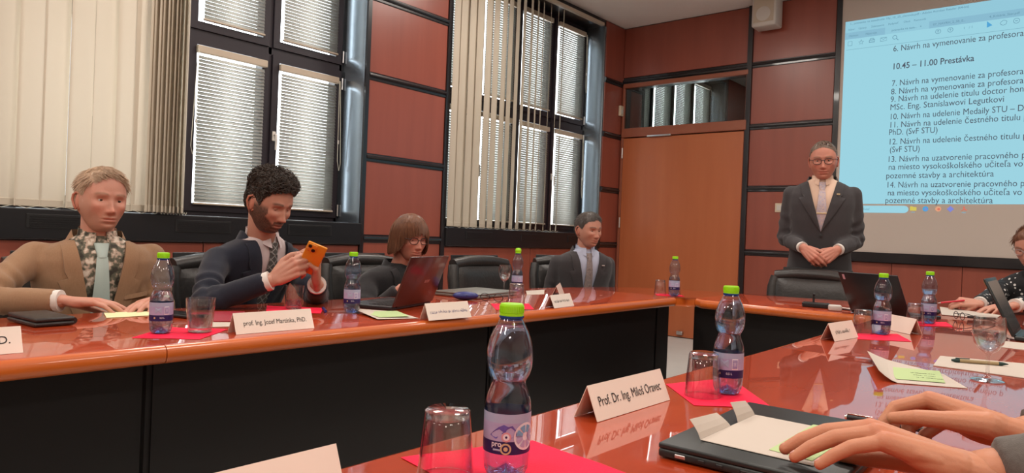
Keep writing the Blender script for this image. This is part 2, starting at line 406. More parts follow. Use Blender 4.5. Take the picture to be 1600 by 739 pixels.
# windows: dark frames, four columns of two sashes, panes; blinds are things of their own
FY = WY+.25
def window(n, a, b):
    root = empty('window_%d' % n, (0, 0, 0), kind='structure')
    e = [a+.04, a+.59, a+1.175, a+1.78, b-.04]
    fr = MB(); y0, y1 = FY-.02, FY+.07
    fr.b2((e[0]-.03, y0, Z_SILL), (e[0]+.02, y1, Z_HEAD)).b2((e[4]-.02, y0, Z_SILL), (e[4]+.04, y1, Z_HEAD))
    fr.b2((e[0], y0, Z_SILL), (e[4], y1, Z_SILL+.035)).b2((e[0], y0, Z_HEAD-.04), (e[4], y1, Z_HEAD))
    fr.b2((e[0], y0, 2.285), (e[4], y1, 2.335))
    for x in e[1:4]: fr.b2((x-.012, y0, Z_SILL), (x+.012, y1, Z_HEAD))
    fr.build('window_frame', 'frame', root)
    for c in range(4):
        for z0, z1 in ((Z_SILL+.035, 2.285), (2.335, Z_HEAD-.04)):
            x0, x1 = e[c]+.016, e[c+1]-.016; w = .052
            sh = MB().b2((x0, y0-.016, z0), (x0+w, y1-.02, z1)).b2((x1-w, y0-.016, z0), (x1, y1-.02, z1))
            sh.b2((x0+w, y0-.016, z0), (x1-w, y1-.02, z0+w)).b2((x0+w, y0-.016, z1-w), (x1-w, y1-.02, z1))
            s_ = sh.build('sash', 'frame', root)
            MB().b2((x0+w, FY+.03, z0+w), (x1-w, FY+.034, z1-w)).build('pane', 'pane', s_)
            if z0 < 2 and c in (1, 3):
                h = MB().rbox((x0+.024, y0-.024, 1.70), (.026, .014, .07), .004, 2); h.tube([(x0+.024, y0-.03, 1.71), (x0+.024, y0-.055, 1.71), (x0+.024, y0-.058, 1.66), (x0+.024, y0-.058, 1.60)], .008, 8)
                h.build('window_handle', 'white_plastic', s_, 50)
            if c == 3:
                for hz in (z0+.06, z1-.10): MB().tube([(x1+.012, y0-.024, hz-.045), (x1+.012, y0-.024, hz+.045)], .007, 8).build('hinge', 'steel', s_, 50)
    return e
WE = [window(i+1, a, b) for i, (a, b) in enumerate(WIN)]

# venetian blinds, one in each sash
SLAT = None
def blind(xl, xr, z0, z1, label, group, cord):
    global SLAT
    y = FY-.052; root = empty('venetian_blind', ((xl+xr)/2, y, z0), 0, label, 'blind', group); w = xr-xl
    MB().rbox((0, 0, z1-z0-.026), (w+.022, .03, .05), .006, 2).build('head_rail', 'rail', root)
    MB().rbox((0, 0, .006), (w, .022, .014), .004, 1).build('bottom_rail', 'rail', root)
    if SLAT is None:
        rr = []
        for i in range(5):
            u = (i/4-.5); rr.append([(-.5, u*.026, -.0022*(1-4*u*u)+.0), (.5, u*.026, -.0022*(1-4*u*u))])
        SLAT = MB().grid(rr, .0004, nrm=(0, 0, 1)).mesh('slat'); SLAT.materials.append(M['slat'])
        SLAT.polygons.foreach_set('use_smooth', [True]*len(SLAT.polygons))
    n = int((z1-z0-.072)/.0236)
    for k in range(n):
        s_ = link('slat', SLAT, root); s_.location = (0, 0, .026+k*.0236); s_.scale = (w-.01, 1, 1); s_.rotation_euler = (R(66 if z0 < 2 else 73), 0, 0)
    for x in (-w*.32, w*.32): MB().tube([(x, 0, .01), (x, 0, z1-z0-.03)], .0009, 4).build('ladder_cord', 'cord', root)
    cx, dx = cord
    if cx is not None:
        cx = cx*(w/2+.006)
        pts = [(cx, -.022, z1-z0-.03), (cx+dx*.004, -.024, .55*(z1-z0)), (cx+dx*.006, -.024, .38*(z1-z0)), (cx+dx*.022, -.024, .31*(z1-z0)), (cx+dx*.034, -.024, .36*(z1-z0)), (cx+dx*.026, -.024, .55*(z1-z0)), (cx+dx*.008, -.022, z1-z0-.03)]
        MB().tube(pts, .0022, 5).build('pull_cord', 'cord', root, 60)
        MB().rbox((cx+dx*.006, -.026, .52*(z1-z0)), (.012, .01, .03), .003, 1).build('cord_cleat', 'white_plastic', root)
G1 = 'venetian blinds in the open window sashes'; G2 = 'venetian blinds behind the vertical louvres'
LZ, UZ = (1.178, 2.226), (2.395, 3.392)
e = WE[1]
blind(e[2]+.070, e[3]-.050, *LZ, 'lower slatted blind beside the edge of the closed vertical louvres', G1, (-1, -1))
blind(e[3]+.075, e[4]-.058, *LZ, 'lower slatted blind beside the glossy dark reveal, its cord looped', G1, (1, 1))
blind(e[2]+.095, e[3]-.065, *UZ, 'upper slatted blind leaving a bright gap beside the closed louvres', G1, (None, 0))
blind(e[3]+.080, e[4]-.062, *UZ, 'upper slatted blind next to the glossy dark window reveal', G1, (None, 0))
e = WE[2]
for c in range(4):
    for z in (LZ, UZ):
        last = c == 3
        nth = ('beside the panelled pier', 'second from the panelled pier', 'second from the door-side reveal', '')[c]
        lab = ('%s slatted blind uncovered beside the last vertical louvre' if last else '%s slatted blind behind the half open louvres, '+nth) % ('lower' if z is LZ else 'upper')
        blind(e[c]+.075, e[c+1]-.06, *z, lab, G2, (1, 1) if last else (None, 0))

e = WE[3]
for c in range(4): blind(e[c]+.075, e[c+1]-.06, *UZ, 'slatted blind in the next room seen through the transom, '+('next to its wood panel', 'second from its wood panel', 'second from its reveal', 'next to its reveal')[c], 'venetian blinds of the next room', (None, 0))
# vertical louvre blinds
def louvre_mesh(w, h, bow):
    rr = []
    for i in range(7):
        u = i/6-.5; rr.append([(u*w, bow*(1-4*u*u), 0), (u*w, bow*(1-4*u*u), h)])
    m = MB().grid(rr).mesh('louvre'); m.materials.append(M['louvre']); m.polygons.foreach_set('use_smooth', [True]*len(m.polygons)); return m
LM = louvre_mesh(.127, 2.285, .004); WGT = MB().rbox((0, .002, .012), (.112, .006, .038), .002, 1).mesh('weight'); WGT.materials.append(M['louvre'])
def louvre_blind(x0, x1, items, label, zt=3.415):
    root = empty('vertical_blind', (0, 0, 1.105), 0, label, 'blind')
    MB().rbox(((x0+x1)/2, WY-.045, zt-1.105+.02), (x1-x0, .045, .035), .006, 2).build('head_rail', 'rail', root)
    prev = None
    for x, a, dy in items:
        o = link('louvre', LM, root); o.location = (x, WY-.045+dy, .006); o.rotation_euler = (0, 0, R(a))
        w_ = link('weight', WGT, o); w_.location = (0, 0, .008)
        p = (x+.05*math.cos(R(a)), WY-.05+dy, .012)
        if prev: MB().tube([prev, ((prev[0]+p[0])/2, (prev[1]+p[1])/2-.004, -.004), p], .0014, 4).build('bead_chain', 'cord', root)
        prev = p
    return root
it = [(x, 6+3*math.sin(i*2.1), .004*((i % 2)*2-1)) for i, x in enumerate((1.0, 1.115, 1.225, 1.34, 1.46, 1.585, 1.70, 1.80))]
it += [(1.86+i*.0205, 28+3.5*i, .004*((i % 2)*2-1)) for i in range(10)]
louvre_blind(.99, 3.40, it, 'closed cream vertical louvres bunched up against the bare window sashes')
it = []
for i, x in enumerate((4.385, 4.475, 4.575, 4.675, 4.785, 4.89, 4.995, 5.09, 5.185, 5.29, 5.395, 5.50, 5.58, 5.71, 5.825, 5.925)):
    it.append((x, 6+2.3*i, .003*((i % 2)*2-1)))
louvre_blind(4.34, 6.66, it, 'half open cream vertical louvres with gaps showing the slats behind', 3.42)
it = [(-2.32+i*.112, 8+3*math.sin(i), .003*((i % 2)*2-1)) for i in range(21)]
louvre_blind(-2.36, .06, it, 'closed cream vertical louvres on the window farthest from the door')

# end wall: panels, door, transom, mouldings
for z0, z1 in rows(ME, CEIL-.01): panel_e(2.035, 2.842, z0, z1)
for z in ME: mould_e(2.03, 2.845, z)
MB().b2((EX-.04, 2.842, 0), (EX, 2.892, CEIL)).build('strip', 'black', wall_end)
panel_e(2.895, WY-.02, 2.945, CEIL-.01); mould_e(2.892, WY-.02, 2.89, 1.15)
for k in range(9):
    y1 = 2.02-k*.55; panel_e(max(y1-.547, -1.54), y1, .06, .935)
    if y1-.55 < -1.5: break
for z0, z1 in ((.06, .95), (1.0, 3.5)): panel_e(SY+.02, -1.55, z0, z1)
MB().b2((EX-.035, SY, 0), (EX, 2.842, .06)).build('baseboard', 'black', wall_end)
# door with its frame and the glazed transom over it
dr = empty('door_1', (EX, 3.62, 0), 0, kind='structure')
MB().rbox((-.012, 0, 1.119), (.045, 1.44, 2.222), .004, 2).build('door_leaf', 'door', dr)
MB().rbox((-.020, 0, 2.293), (.06, 1.49, .105), .006, 2).build('transom_rail', 'doorframe', dr)
MB().rbox((-.018, 0, 2.842), (.055, 1.49, .05), .006, 2).build('head_rail', 'doorframe', dr)
for y in (-.738, .738): MB().rbox((-.014, y, 1.43), (.05, .03, 2.86), .004, 1).build('jamb', 'doorframe', dr)
MB().b2((-.016, -.722, 2.345), (-.006, .722, 2.818)).build('transom_pane', 'darkglass', dr)
for z in (.35, 1.25, 2.06): MB().tube([(-.042, .726, z-.06), (-.042, .726, z+.06)], .010, 10).build('hinge', 'steel', dr, 50)
MB().rbox((-.05, .25, 2.238), (.035, .30, .020), .006, 2).build('door_closer_arm', 'steel', dr)
for y in (.14, -.10): MB().rbox((-.05, y, .055), (.04, .07, .04), .006, 2).build('floor_bolt', 'steel', dr)

# projection screen with the projected page
scr = empty('projection_screen', (EX-.03, .3, .94), 0, 'wide projection screen with a projected agenda, black border, beside the panelled wall', 'screen')
LY = lambda y: y-.3
SX = EX-.03
Y0, Y1 = 1.975, -1.45
MB().b2((-.012, LY(Y0), 1.025-.94), (0, LY(Y1), 3.50-.94)).build('fabric', 'screen', scr)
MB().b2((-.022, LY(2.022), 0), (.004, LY(Y0), 3.50-.94)).build('side_border', 'black', scr)
MB().b2((-.022, LY(Y1), 0), (.004, LY(Y1-.047), 3.50-.94)).build('side_border', 'black', scr)
MB().b2((-.026, LY(2.022), 0), (.004, LY(Y1-.047), .088)).build('bottom_bar', 'black', scr)
PX = -.0135
def pj(y0, y1, z0, z1, m, x, name='projected_area'): MB().b2((x, LY(y0), z0-.94), (x+.001, LY(y1), z1-.94)).build(name, m, scr)
page = pj(1.945, -1.40, 1.476, 3.205, 'projected', PX, 'projected_page')
pj(1.945, -1.40, 3.035, 3.205, 'projected2', PX-.0006, 'title_bar')
pj(1.945, 1.60, 3.035, 3.098, 'projected3', PX-.0012, 'tab'); pj(1.245, -1.40, 3.035, 3.098, 'projected3', PX-.0012, 'tab')
# task bar: search field and icons
n = 12; arc = [(1.385+.036*math.sin(PI*k/n)*-1, 1.427+.033*math.cos(PI*k/n)) for k in range(n+1)]
poly = [(LY(1.945), 1.460-.94)]+[(LY(a), b-.94) for a, b in arc]+[(LY(1.945), 1.394-.94)]
MB().add([(PX, a, b) for a, b in poly], [tuple(range(len(poly)))]).build('search_field', 'projected', scr)
def tx(name, s_, y, z, size, m='ptext', off=0.0, width=None, parent=scr, x=PX-.002):
    return put_text(name, s_, frame_mat((x, LY(y), z-.94), (0, -1, 0), (0, 0, 1)), m, parent, size, off, width)
for y, c in ((1.311, 'ic_y'), (1.215, 'ic_b'), (1.117, 'ic_o'), (1.025, 'ic_v'), (.925, 'ic_r')):
    P_ = {'ic_y': [(-.026, -.017), (.026, -.017), (.026, .015), (.0, .015), (-.006, .021), (-.026, .021)], 'ic_r': [(-.024, -.018), (-.004, .002), (-.006, .022), (.006, .022), (.006, .004), (.026, -.008), (.02, -.013), (.0, -.006)], 'ic_v': [(0, -.027), (.027, 0), (0, .027), (-.027, 0)]}.get(c) or [(.023*math.cos(a*PI/8), .023*math.sin(a*PI/8)) for a in range(16)]
    MB().add([(PX, LY(y-a), 1.433-.94+b) for a, b in P_], [tuple(range(len(P_)))]).build('task_icon', c, scr)
    if c in ('ic_b', 'ic_o'): MB().add([(PX-.001, LY(y-.004-.011*math.cos(a*PI/6)), 1.431-.94+.011*math.sin(a*PI/6)) for a in range(12)], [tuple(range(12))]).build('task_icon_centre', 'ic_v' if c == 'ic_b' else 'ic_r', scr)
    if c in ('ic_y', 'ic_r'): MB().b2((PX, LY(y-.015), 1.400-.94), (PX-.001, LY(y+.015), 1.405-.94)).build('task_underline', 'projected3', scr)
L3 = ('na miesto vysokoškolského učiteľa vo f', 'pozemné stavby a architektúra')
LINES = [('6. Návrh na vymenovanie za profesora', 1.527, 2.868), ('7. Návrh na vymenovanie za profesora', 1.527, 2.552), ('8. Návrh na vymenovanie za profesora', 1.53, 2.476), ('9. Návrh na udelenie titulu doctor hon', 1.532, 2.406), ('MSc. Eng. Stanislawovi Legutkovi', 1.533, 2.334), ('10. Návrh na udelenie Medaily STU – D', 1.535, 2.247), ('11. Návrh na udelenie čestného titulu p', 1.535, 2.172), ('PhD. (SvF STU)', 1.535, 2.105), ('12. Návrh na udelenie čestného titulu p', 1.535, 2.018), ('(SvF STU)', 1.522, 1.946), ('13. Návrh na uzatvorenie pracovného p', 1.538, 1.859), (L3[0], 1.526, 1.788), (L3[1], 1.543, 1.709), ('14. Návrh na uzatvorenie pracovného p', 1.538, 1.625), (L3[0], 1.524, 1.553), (L3[1], 1.542, 1.484)]
WID = {0: .97, 1: .98, 2: .985, 3: .99, 4: .86, 5: 1.0, 6: 1.03, 7: .388, 8: 1.03, 9: .243, 10: 1.03, 11: 1.04, 12: .822, 13: 1.03, 14: 1.04, 15: .822}
def words(o, gap):
    """split one line of lettering into its words, each a part of its own"""
    me = o.data; n = len(me.vertices); par = list(range(n))
    def find(a):
        while par[a] != a: par[a] = par[par[a]]; a = par[a]
        return a
    for p in me.polygons:
        v = list(p.vertices)
        for q in v[1:]: par[find(q)] = find(v[0])
    iv = {}
    for v in me.vertices: r = find(v.index); a = -v.co.y; l = iv.setdefault(r, [a, a]); l[0] = min(l[0], a); l[1] = max(l[1], a)
    grp = []
    for r, (a, b) in sorted(iv.items(), key=lambda t: t[1][0]):
        if grp and a-grp[-1][1] < gap: grp[-1][1] = max(b, grp[-1][1]); grp[-1][2].add(r)
        else: grp.append([a, b, {r}])
    for a, b, rs in grp:
        mb = MB(); ids = [i for i in range(n) if find(i) in rs]; mp = {k: i for i, k in enumerate(ids)}
        mb.add([me.vertices[i].co[:] for i in ids], [[mp[i] for i in p.vertices] for p in me.polygons if find(p.vertices[0]) in rs])
        mb.build('word', 'ptext', scr)
    bpy.data.objects.remove(o)
for i, (s_, y, z) in enumerate(LINES): words(tx('text_line', s_, y, z, .076, 'ptext', .0, WID[i]), .0115)
words(tx('text_line', '10.45 – 11.00 Prestávka', 1.529, 2.704, .078, 'ptext', .012, .633), .0105)
# small toolbar print
tx('small_text', '1_ pozvanka na zasadnutie 10y_10_25_clenovia.pdf - Adobe Acrobat Reader (64-bit)', 1.905, 3.172, .026, 'ptext2', .01, .955)
for s_, y in (('Súbor', 1.918), ('Úpravy', 1.828), ('Zobrazenie', 1.72), ('Podpísať', 1.575), ('Okná', 1.45), ('Pomocník', 1.368)): tx('small_text', s_, y, 3.118, .024, 'ptext2', .01)
for s_, y in (('Domov', 1.91), ('Nástroje', 1.765), ('pozvanka na zasa...   ×', 1.545), ('07_NAVRH_2_SB_E...', 1.215), ('4_Kritéria_Stav.pdf', .80)): tx('small_text', s_, y, 3.056, .027, 'ptext2', .012)
def stroke(pts, w=.004, closed=False, m='ptext2'):
    q = [(PX-.002, LY(a), b-.94) for a, b in pts]
    if closed: q.append(q[0])
    MB().tube(q, w/2, 4, flat=(1, 0, 0)).build('tool_icon', m, scr)
circ = lambda y, z, r, n=14: [(y+r*math.cos(2*PI*k/n), z+r*math.sin(2*PI*k/n)) for k in range(n)]
ZT = 2.993
stroke([(1.88, ZT-.02), (1.915, ZT-.02), (1.915, ZT+.02), (1.88, ZT+.02)], closed=True)
stroke([(1.80+(.024 if k % 2 == 0 else .010)*math.sin(k*PI/5), ZT+(.024 if k % 2 == 0 else .010)*math.cos(k*PI/5)) for k in range(10)], closed=True)
stroke([(1.73, ZT-.012), (1.685, ZT-.012), (1.685, ZT+.008), (1.73, ZT+.008)], .007, True); stroke([(1.722, ZT+.008), (1.722, ZT+.022), (1.693, ZT+.022), (1.693, ZT+.008)], .006)
stroke([(1.635, ZT-.016), (1.585, ZT-.016), (1.585, ZT+.016), (1.635, ZT+.016)], closed=True); stroke([(1.635, ZT+.016), (1.61, ZT-.002), (1.585, ZT+.016)])
stroke(circ(1.517, ZT+.004, .017), .005, True); stroke([(1.505, ZT-.008), (1.487, ZT-.024)], .006)
for y in (1.174, 1.081): stroke(circ(y, 2.998, .020), closed=True); stroke([(y, 2.987), (y, 3.009)]); stroke([(y+.008, 3.001), (y, 3.009), (y-.008, 3.001)])
tx('small_text', '1   / 1', .985, 2.988, .03, 'ptext2')
MB().add([(PX-.002, LY(.815), 3.030-.94), (PX-.002, LY(.815), 2.975-.94), (PX-.002, LY(.775), 2.990-.94)], [(0, 1, 2)]).build('tool_icon', 'ic_b', scr)
stroke([(.715, 2.985), (.70, 2.978), (.68, 2.985), (.675, 3.008), (.685, 3.016), (.70, 3.02), (.715, 3.008), (.722, 2.998)], closed=True)
stroke(circ(.609, 3.001, .021), closed=True); stroke([(.618, 3.001), (.600, 3.001)], .005)
stroke([(1.93, 2.935), (-1.38, 2.935)], .0025)
tx('small_text', 'Hľadať', 1.74, 1.418, .026, 'ptext2')

# loudspeaker, switch, sensor box
sp = empty('wall_loudspeaker', (7.06, 2.665, 3.235), 0, 'off-white loudspeaker box hanging under the ceiling above the panels', 'loudspeaker')
MB().rbox((0, 0, .145), (.20, .245, .29), .02, 3).build('cabinet', 'white_plastic', sp, 40)
MB().rbox((-.098, 0, .155), (.012, .205, .235), .006, 2).build('grille', 'rail', sp)
MB().lathe([(.07, 0), (.072, .004), (.06, .006), (.02, .004)], 24, X=Matrix.Translation((-.104, 0, .12)) @ Matrix.Rotation(-PI/2, 4, 'Y')).build('woofer_ring', 'white_plastic', sp, 40)
MB().b2((.08, -.03, .10), (.13, .03, .20)).build('bracket', 'blackplastic', sp)
sw = empty('light_switch', (EX-.022, 2.505, 1.39), 0, 'cream light switch on the panel beside the standing man', 'switch')
MB().rbox((0, 0, .045), (.014, .085, .09), .004, 2).build('plate', 'cream_plastic', sw); MB().rbox((-.009, 0, .045), (.006, .05, .055), .002, 1).build('rocker', 'white_plastic', sw)
sn = empty('wall_sensor', (7.13, WY-.034, 2.49), 0, 'small cream sensor box on the wall in the room corner', 'sensor')
MB().rbox((0, 0, .06), (.07, .03, .12), .006, 2).build('case', 'cream_plastic', sn); MB().rbox((0, -.016, .05), (.045, .004, .05), .002, 1).build('cover', 'white_plastic', sn)
for lx, ly in LAMPS:
    f_ = empty('ceiling_luminaire_offscreen', (lx, ly, CEIL-.03), 0, 'square recessed ceiling luminaire over the meeting room', 'lamp', 'ceiling luminaires')
    fr = MB()
    for s_ in (-1, 1): fr.b2((s_*.29, -.31, 0), (s_*.31, .31, .03)); fr.b2((-.29, s_*.29, 0), (.29, s_*.31, .03))
    fr.build('frame', 'white_plastic', f_); MB().b2((-.29, -.29, .018), (.29, .29, .024)).build('diffuser_offscreen', 'lamp', f_)
# ------------------------------------------------------------------ conference tables (a U of separate units)
TZ, TT = .75, .048
def table_top(poly, soft, parent):
    bm = bmesh.new(); n = len(poly)
    lo = [bm.verts.new((x, y, TZ-TT)) for x, y in poly]; hi = [bm.verts.new((x, y, TZ)) for x, y in poly]
    bm.faces.new(lo[::-1]); bm.faces.new(hi); sides = []
    for i in range(n): sides.append(bm.faces.new((lo[i], lo[(i+1) % n], hi[(i+1) % n], hi[i])))
    ed = []
    for i in soft:
        for e in sides[i].edges:
            if abs(e.verts[0].co.z-e.verts[1].co.z) < 1e-6: ed.append(e)
    bmesh.ops.bevel(bm, geom=ed, offset=.0215, segments=5, profile=.5, affect='EDGES')
    me = bpy.data.meshes.new('tabletop'); me.materials.append(M['table']); me.materials.append(M['nosing'])
    for f in bm.faces: f.material_index = 0 if f.normal.z > .93 else 1; f.smooth = True
    bmesh.ops.recalc_face_normals(bm, faces=bm.faces); bm.to_mesh(me); bm.free(); me.set_sharp_from_angle(angle=R(35))
    return link('tabletop', me, parent)
def table(label, poly, soft, panels, legs):
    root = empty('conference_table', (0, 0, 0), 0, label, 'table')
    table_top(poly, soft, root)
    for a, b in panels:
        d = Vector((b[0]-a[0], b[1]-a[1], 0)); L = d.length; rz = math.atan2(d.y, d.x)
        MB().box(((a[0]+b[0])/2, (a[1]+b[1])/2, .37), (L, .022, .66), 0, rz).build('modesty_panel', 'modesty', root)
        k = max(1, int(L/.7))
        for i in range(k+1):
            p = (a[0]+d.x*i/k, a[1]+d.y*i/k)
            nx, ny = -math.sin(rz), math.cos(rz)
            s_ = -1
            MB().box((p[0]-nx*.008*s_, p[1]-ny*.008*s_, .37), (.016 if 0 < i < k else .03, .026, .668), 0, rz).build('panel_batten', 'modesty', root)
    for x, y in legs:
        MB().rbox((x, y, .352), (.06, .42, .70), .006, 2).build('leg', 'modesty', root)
    return root
g = .0012
table('long table unit with a black leather wallet and a cut-off name card', [(-1.1, 1.80), (.82-g, 1.80), (.82-g, 2.57), (-1.1, 2.57)], (0, 2), [((-1.05, 1.93), (.80, 1.93))], [(-1.0, 2.25), (.72, 2.25)])
table('long table unit holding the red napkins, tumblers and the open dark-red laptop', [(.82+g, 1.80), (2.18-g, 1.80), (2.18-g, 2.57), (.82+g, 2.57)], (0, 2), [((.84, 1.93), (2.16, 1.93))], [(.94, 2.25), (2.06, 2.25)])
table('table unit with the closed grey laptop and the stemmed water glass', [(2.18+g, 1.80), (3.60-g, 1.80), (3.60-g, 2.535), (3.30, 2.57), (2.18+g, 2.57)], (0, 2, 3), [((2.20, 1.93), (3.59, 1.93))], [(2.30, 2.25)])
cr_ = [(3.60+g, 1.80), (3.66, 1.775), (3.66, 1.72), (4.33, 1.72), (4.30, 1.92), (4.22, 2.12), (4.10, 2.29), (3.95, 2.41), (3.78, 2.49), (3.60+g, 2.535)]
table('rounded corner table unit with one bottle and upturned tumblers', cr_, (0, 1, 3, 4, 5, 6, 7, 8), [((3.61, 1.93), (3.745, 1.93))], [])
table('head table unit carrying the black laptop, in front of the standing man', [(3.60, .772+g), (4.66, .772+g), (4.50, 1.05), (4.40, 1.30), (4.335, 1.72-g), (3.66, 1.72-g), (3.60, 1.66)], (1, 2, 3, 5, 6), [((3.75, 1.745), (3.75, .80))], [])
table('table unit carrying the closed dark laptop with the resting hands', [(-1.3, 0), (2.20-g, 0), (2.20-g, .772), (-1.3, .772)], (0, 2), [((-1.2, .645), (2.18, .645))], [(-1.2, .3), (2.1, .3)])
table('table unit carrying the white pad, kraft pen and slate laptop', [(2.20+g, 0), (4.62, 0), (4.78, .35), (4.68, .772-g), (3.58, .772-g), (2.20+g, .772)], (0, 1, 2, 4), [((2.22, .645), (3.74, .645))], [(2.3, .3), (4.4, .3)])

# ------------------------------------------------------------------ chairs
def chair_proto():
    root = empty('conference_chair', (0, 0, 0), 0, 'x', 'chair')
    # local x forward; backrest behind the seat
    MB().rbox((.02, 0, .348), (.50, .50, .10), .045, 4).build('seat', 'leather', root, 60)
    X = Matrix.Translation((-.235, 0, .66)) @ Matrix.Rotation(R(-8), 4, 'Y')
    def pad(name, zc, h, t, w, m):
        b = MB(); rr = []
        nu, nv = 21, 8
        front = []; 
        for j in range(nv+1):
            v = j/nv-.5; row = []
            for i in range(nu+1):
                u = i/nu-.5; k = (1-abs(2*u)**6)*(1-abs(2*v)**4)
                row.append((t*.5*(.35+.65*k)+.035*(2*u)**2*.4, u*w, zc+v*h))
            front.append(row)
        b.grid(front, 0, 0, X)
        back = [[(-t*.45+.035*(p[1]/w*2)**2*.4, p[1], p[2]) for p in reversed(r)] for r in front]
        b.grid(back, 0, 0, X)
        # rim
        for r1, r2 in ((front[0], back[0][::-1]), (front[-1][::-1], back[-1])): b.grid([r1, r2], 0, 0, X)
        b.grid([[r[0] for r in front][::-1], [r[-1] for r in back][::-1]], 0, 0, X); b.grid([[r[-1] for r in front], [r[0] for r in back]], 0, 0, X)
        return b.build(name, m, root, 50, True)
    pad('backrest', .085, .235, .085, .48, 'leather'); pad('backrest_lower', -.125, .18, .085, .48, 'leather')
    bl = MB()
    for s_ in (-1, 1): bl.tube([(.012, s_*.238, -.22), (.012, s_*.250, -.05), (.010, s_*.250, .13), (.006, s_*.236, .20)], [.034, .036, .036, .034], 12, 0, X)
    bl.tube([(.004, -.240, .205), (.0, -.12, .222), (0, 0, .226), (.0, .12, .222), (.004, .240, .205)], [.036, .038, .038, .038, .036], 12, 0, X)
    bl.build('backrest_bolster', 'leather', root, 60)
    MB().rbox((-.04, 0, .10), (.012, .42, .34), .004, 2, 0, X).build('back_shell', 'blackplastic', root)
    for s_ in (-1, 1):
        MB().tube([(-.20, s_*.27, .47), (-.20, s_*.285, .62), (-.10, s_*.285, .655), (.16, s_*.285, .655), (.20, s_*.285, .62), (.16, s_*.27, .46)], .014, 10).build('arm', 'chrome', root, 60)
        MB().rbox((.03, s_*.285, .668), (.24, .045, .022), .009, 2).build('arm_pad', 'leather', root)
    MB().lathe([(.03, .10), (.03, .25), (.018, .25), (.018, .31)], 16).build('column', 'chrome', root, 40)
    for k in range(5):
        a = 2*PI*k/5; c, s_ = math.cos(a), math.sin(a)
        l = MB().tube([(0, 0, .12), (c*.14, s_*.14, .10), (c*.29, s_*.29, .07)], [.024, .02, .014], 8).build('base_leg', 'blackplastic', root, 50)
        MB().lathe([(.012, -.011), (.026, -.010), (.026, .010), (.012, .011)], 14, 0, Matrix.Translation((c*.29, s_*.29, .027)) @ Matrix.Rotation(a+PI/2, 4, 'Z') @ Matrix.Rotation(PI/2, 4, 'X')).build('castor', 'blackplastic', l, 40)
    return root
CH = chair_proto(); first = [True]
def chair(x, y, face, label):
    o = CH if first[0] else copy_tree(CH); first[0] = False
    o.location = (x, y, 0); o.rotation_euler = (0, 0, R(face)); tag(o, label, 'chair', 'black leather conference chairs'); return o
chair(1.06, 2.98, -95, 'black leather chair under the man in the tan jacket')
chair(1.72, 2.94, -84, 'black leather chair of the bearded man with the phone')
chair(2.56, 2.99, -90, 'black leather chair behind the woman with the open laptop')
chair(3.31, 2.76, -92, 'empty black leather chair behind the closed grey laptop')
chair(4.15, 2.82, -118, 'black leather chair of the man seated at the rounded corner')
chair(4.37, 1.375, 181, 'black leather chair pushed in before the standing man')
chair(5.31, .22, 165, 'black leather chair of the woman in the dotted blouse')
chair(1.42, -.51, 90, 'black leather chair of the man resting hands on a closed laptop')

# ------------------------------------------------------------------ bottles, glasses, napkins, cards, papers
BP = [(.0, .004), (.018, .0), (.026, .003), (.0295, .012), (.0305, .03), (.0300, .036), (.0300, .088), (.0303, .092), (.0294, .100), (.0268, .109), (.0238, .117), (.0221, .1225), (.0219, .1250), (.0236, .1285), (.0272, .1345), (.0295, .144), (.0303, .155), (.0297, .166), (.0272, .178), (.0230, .189), (.0172, .200), (.0145, .206)]
def text_on_cyl(name, body, r, a0, z0, size, mtl, parent, off=.01):
    me = text_mesh(body, size, off); bm = bmesh.new(); bm.from_mesh(me); bmesh.ops.subdivide_edges(bm, edges=bm.edges[:], cuts=1)
    for v in bm.verts: a = a0+v.co.x/r; v.co = Vector((r*math.cos(a), r*math.sin(a), z0+v.co.y))
    bm.to_mesh(me); bm.free(); me.materials.clear(); me.materials.append(M[mtl]); return link(name, me, parent)
def patch_on_cyl(name, pts, r, a0, z0, mtl, parent):      # small filled outline bent around the bottle
    c = (sum(p[0] for p in pts)/len(pts), sum(p[1] for p in pts)/len(pts)); n = len(pts)
    P = [c]+list(pts); F = [(0, 1+i, 1+(i+1) % n) for i in range(n)]
    return MB().add([(r*math.cos(a0+x/r), r*math.sin(a0+x/r), z0+y) for x, y in P], F).build(name, mtl, parent)
disc = lambda r, n=20: [(r*math.cos(2*PI*k/n), r*math.sin(2*PI*k/n)) for k in range(n)]
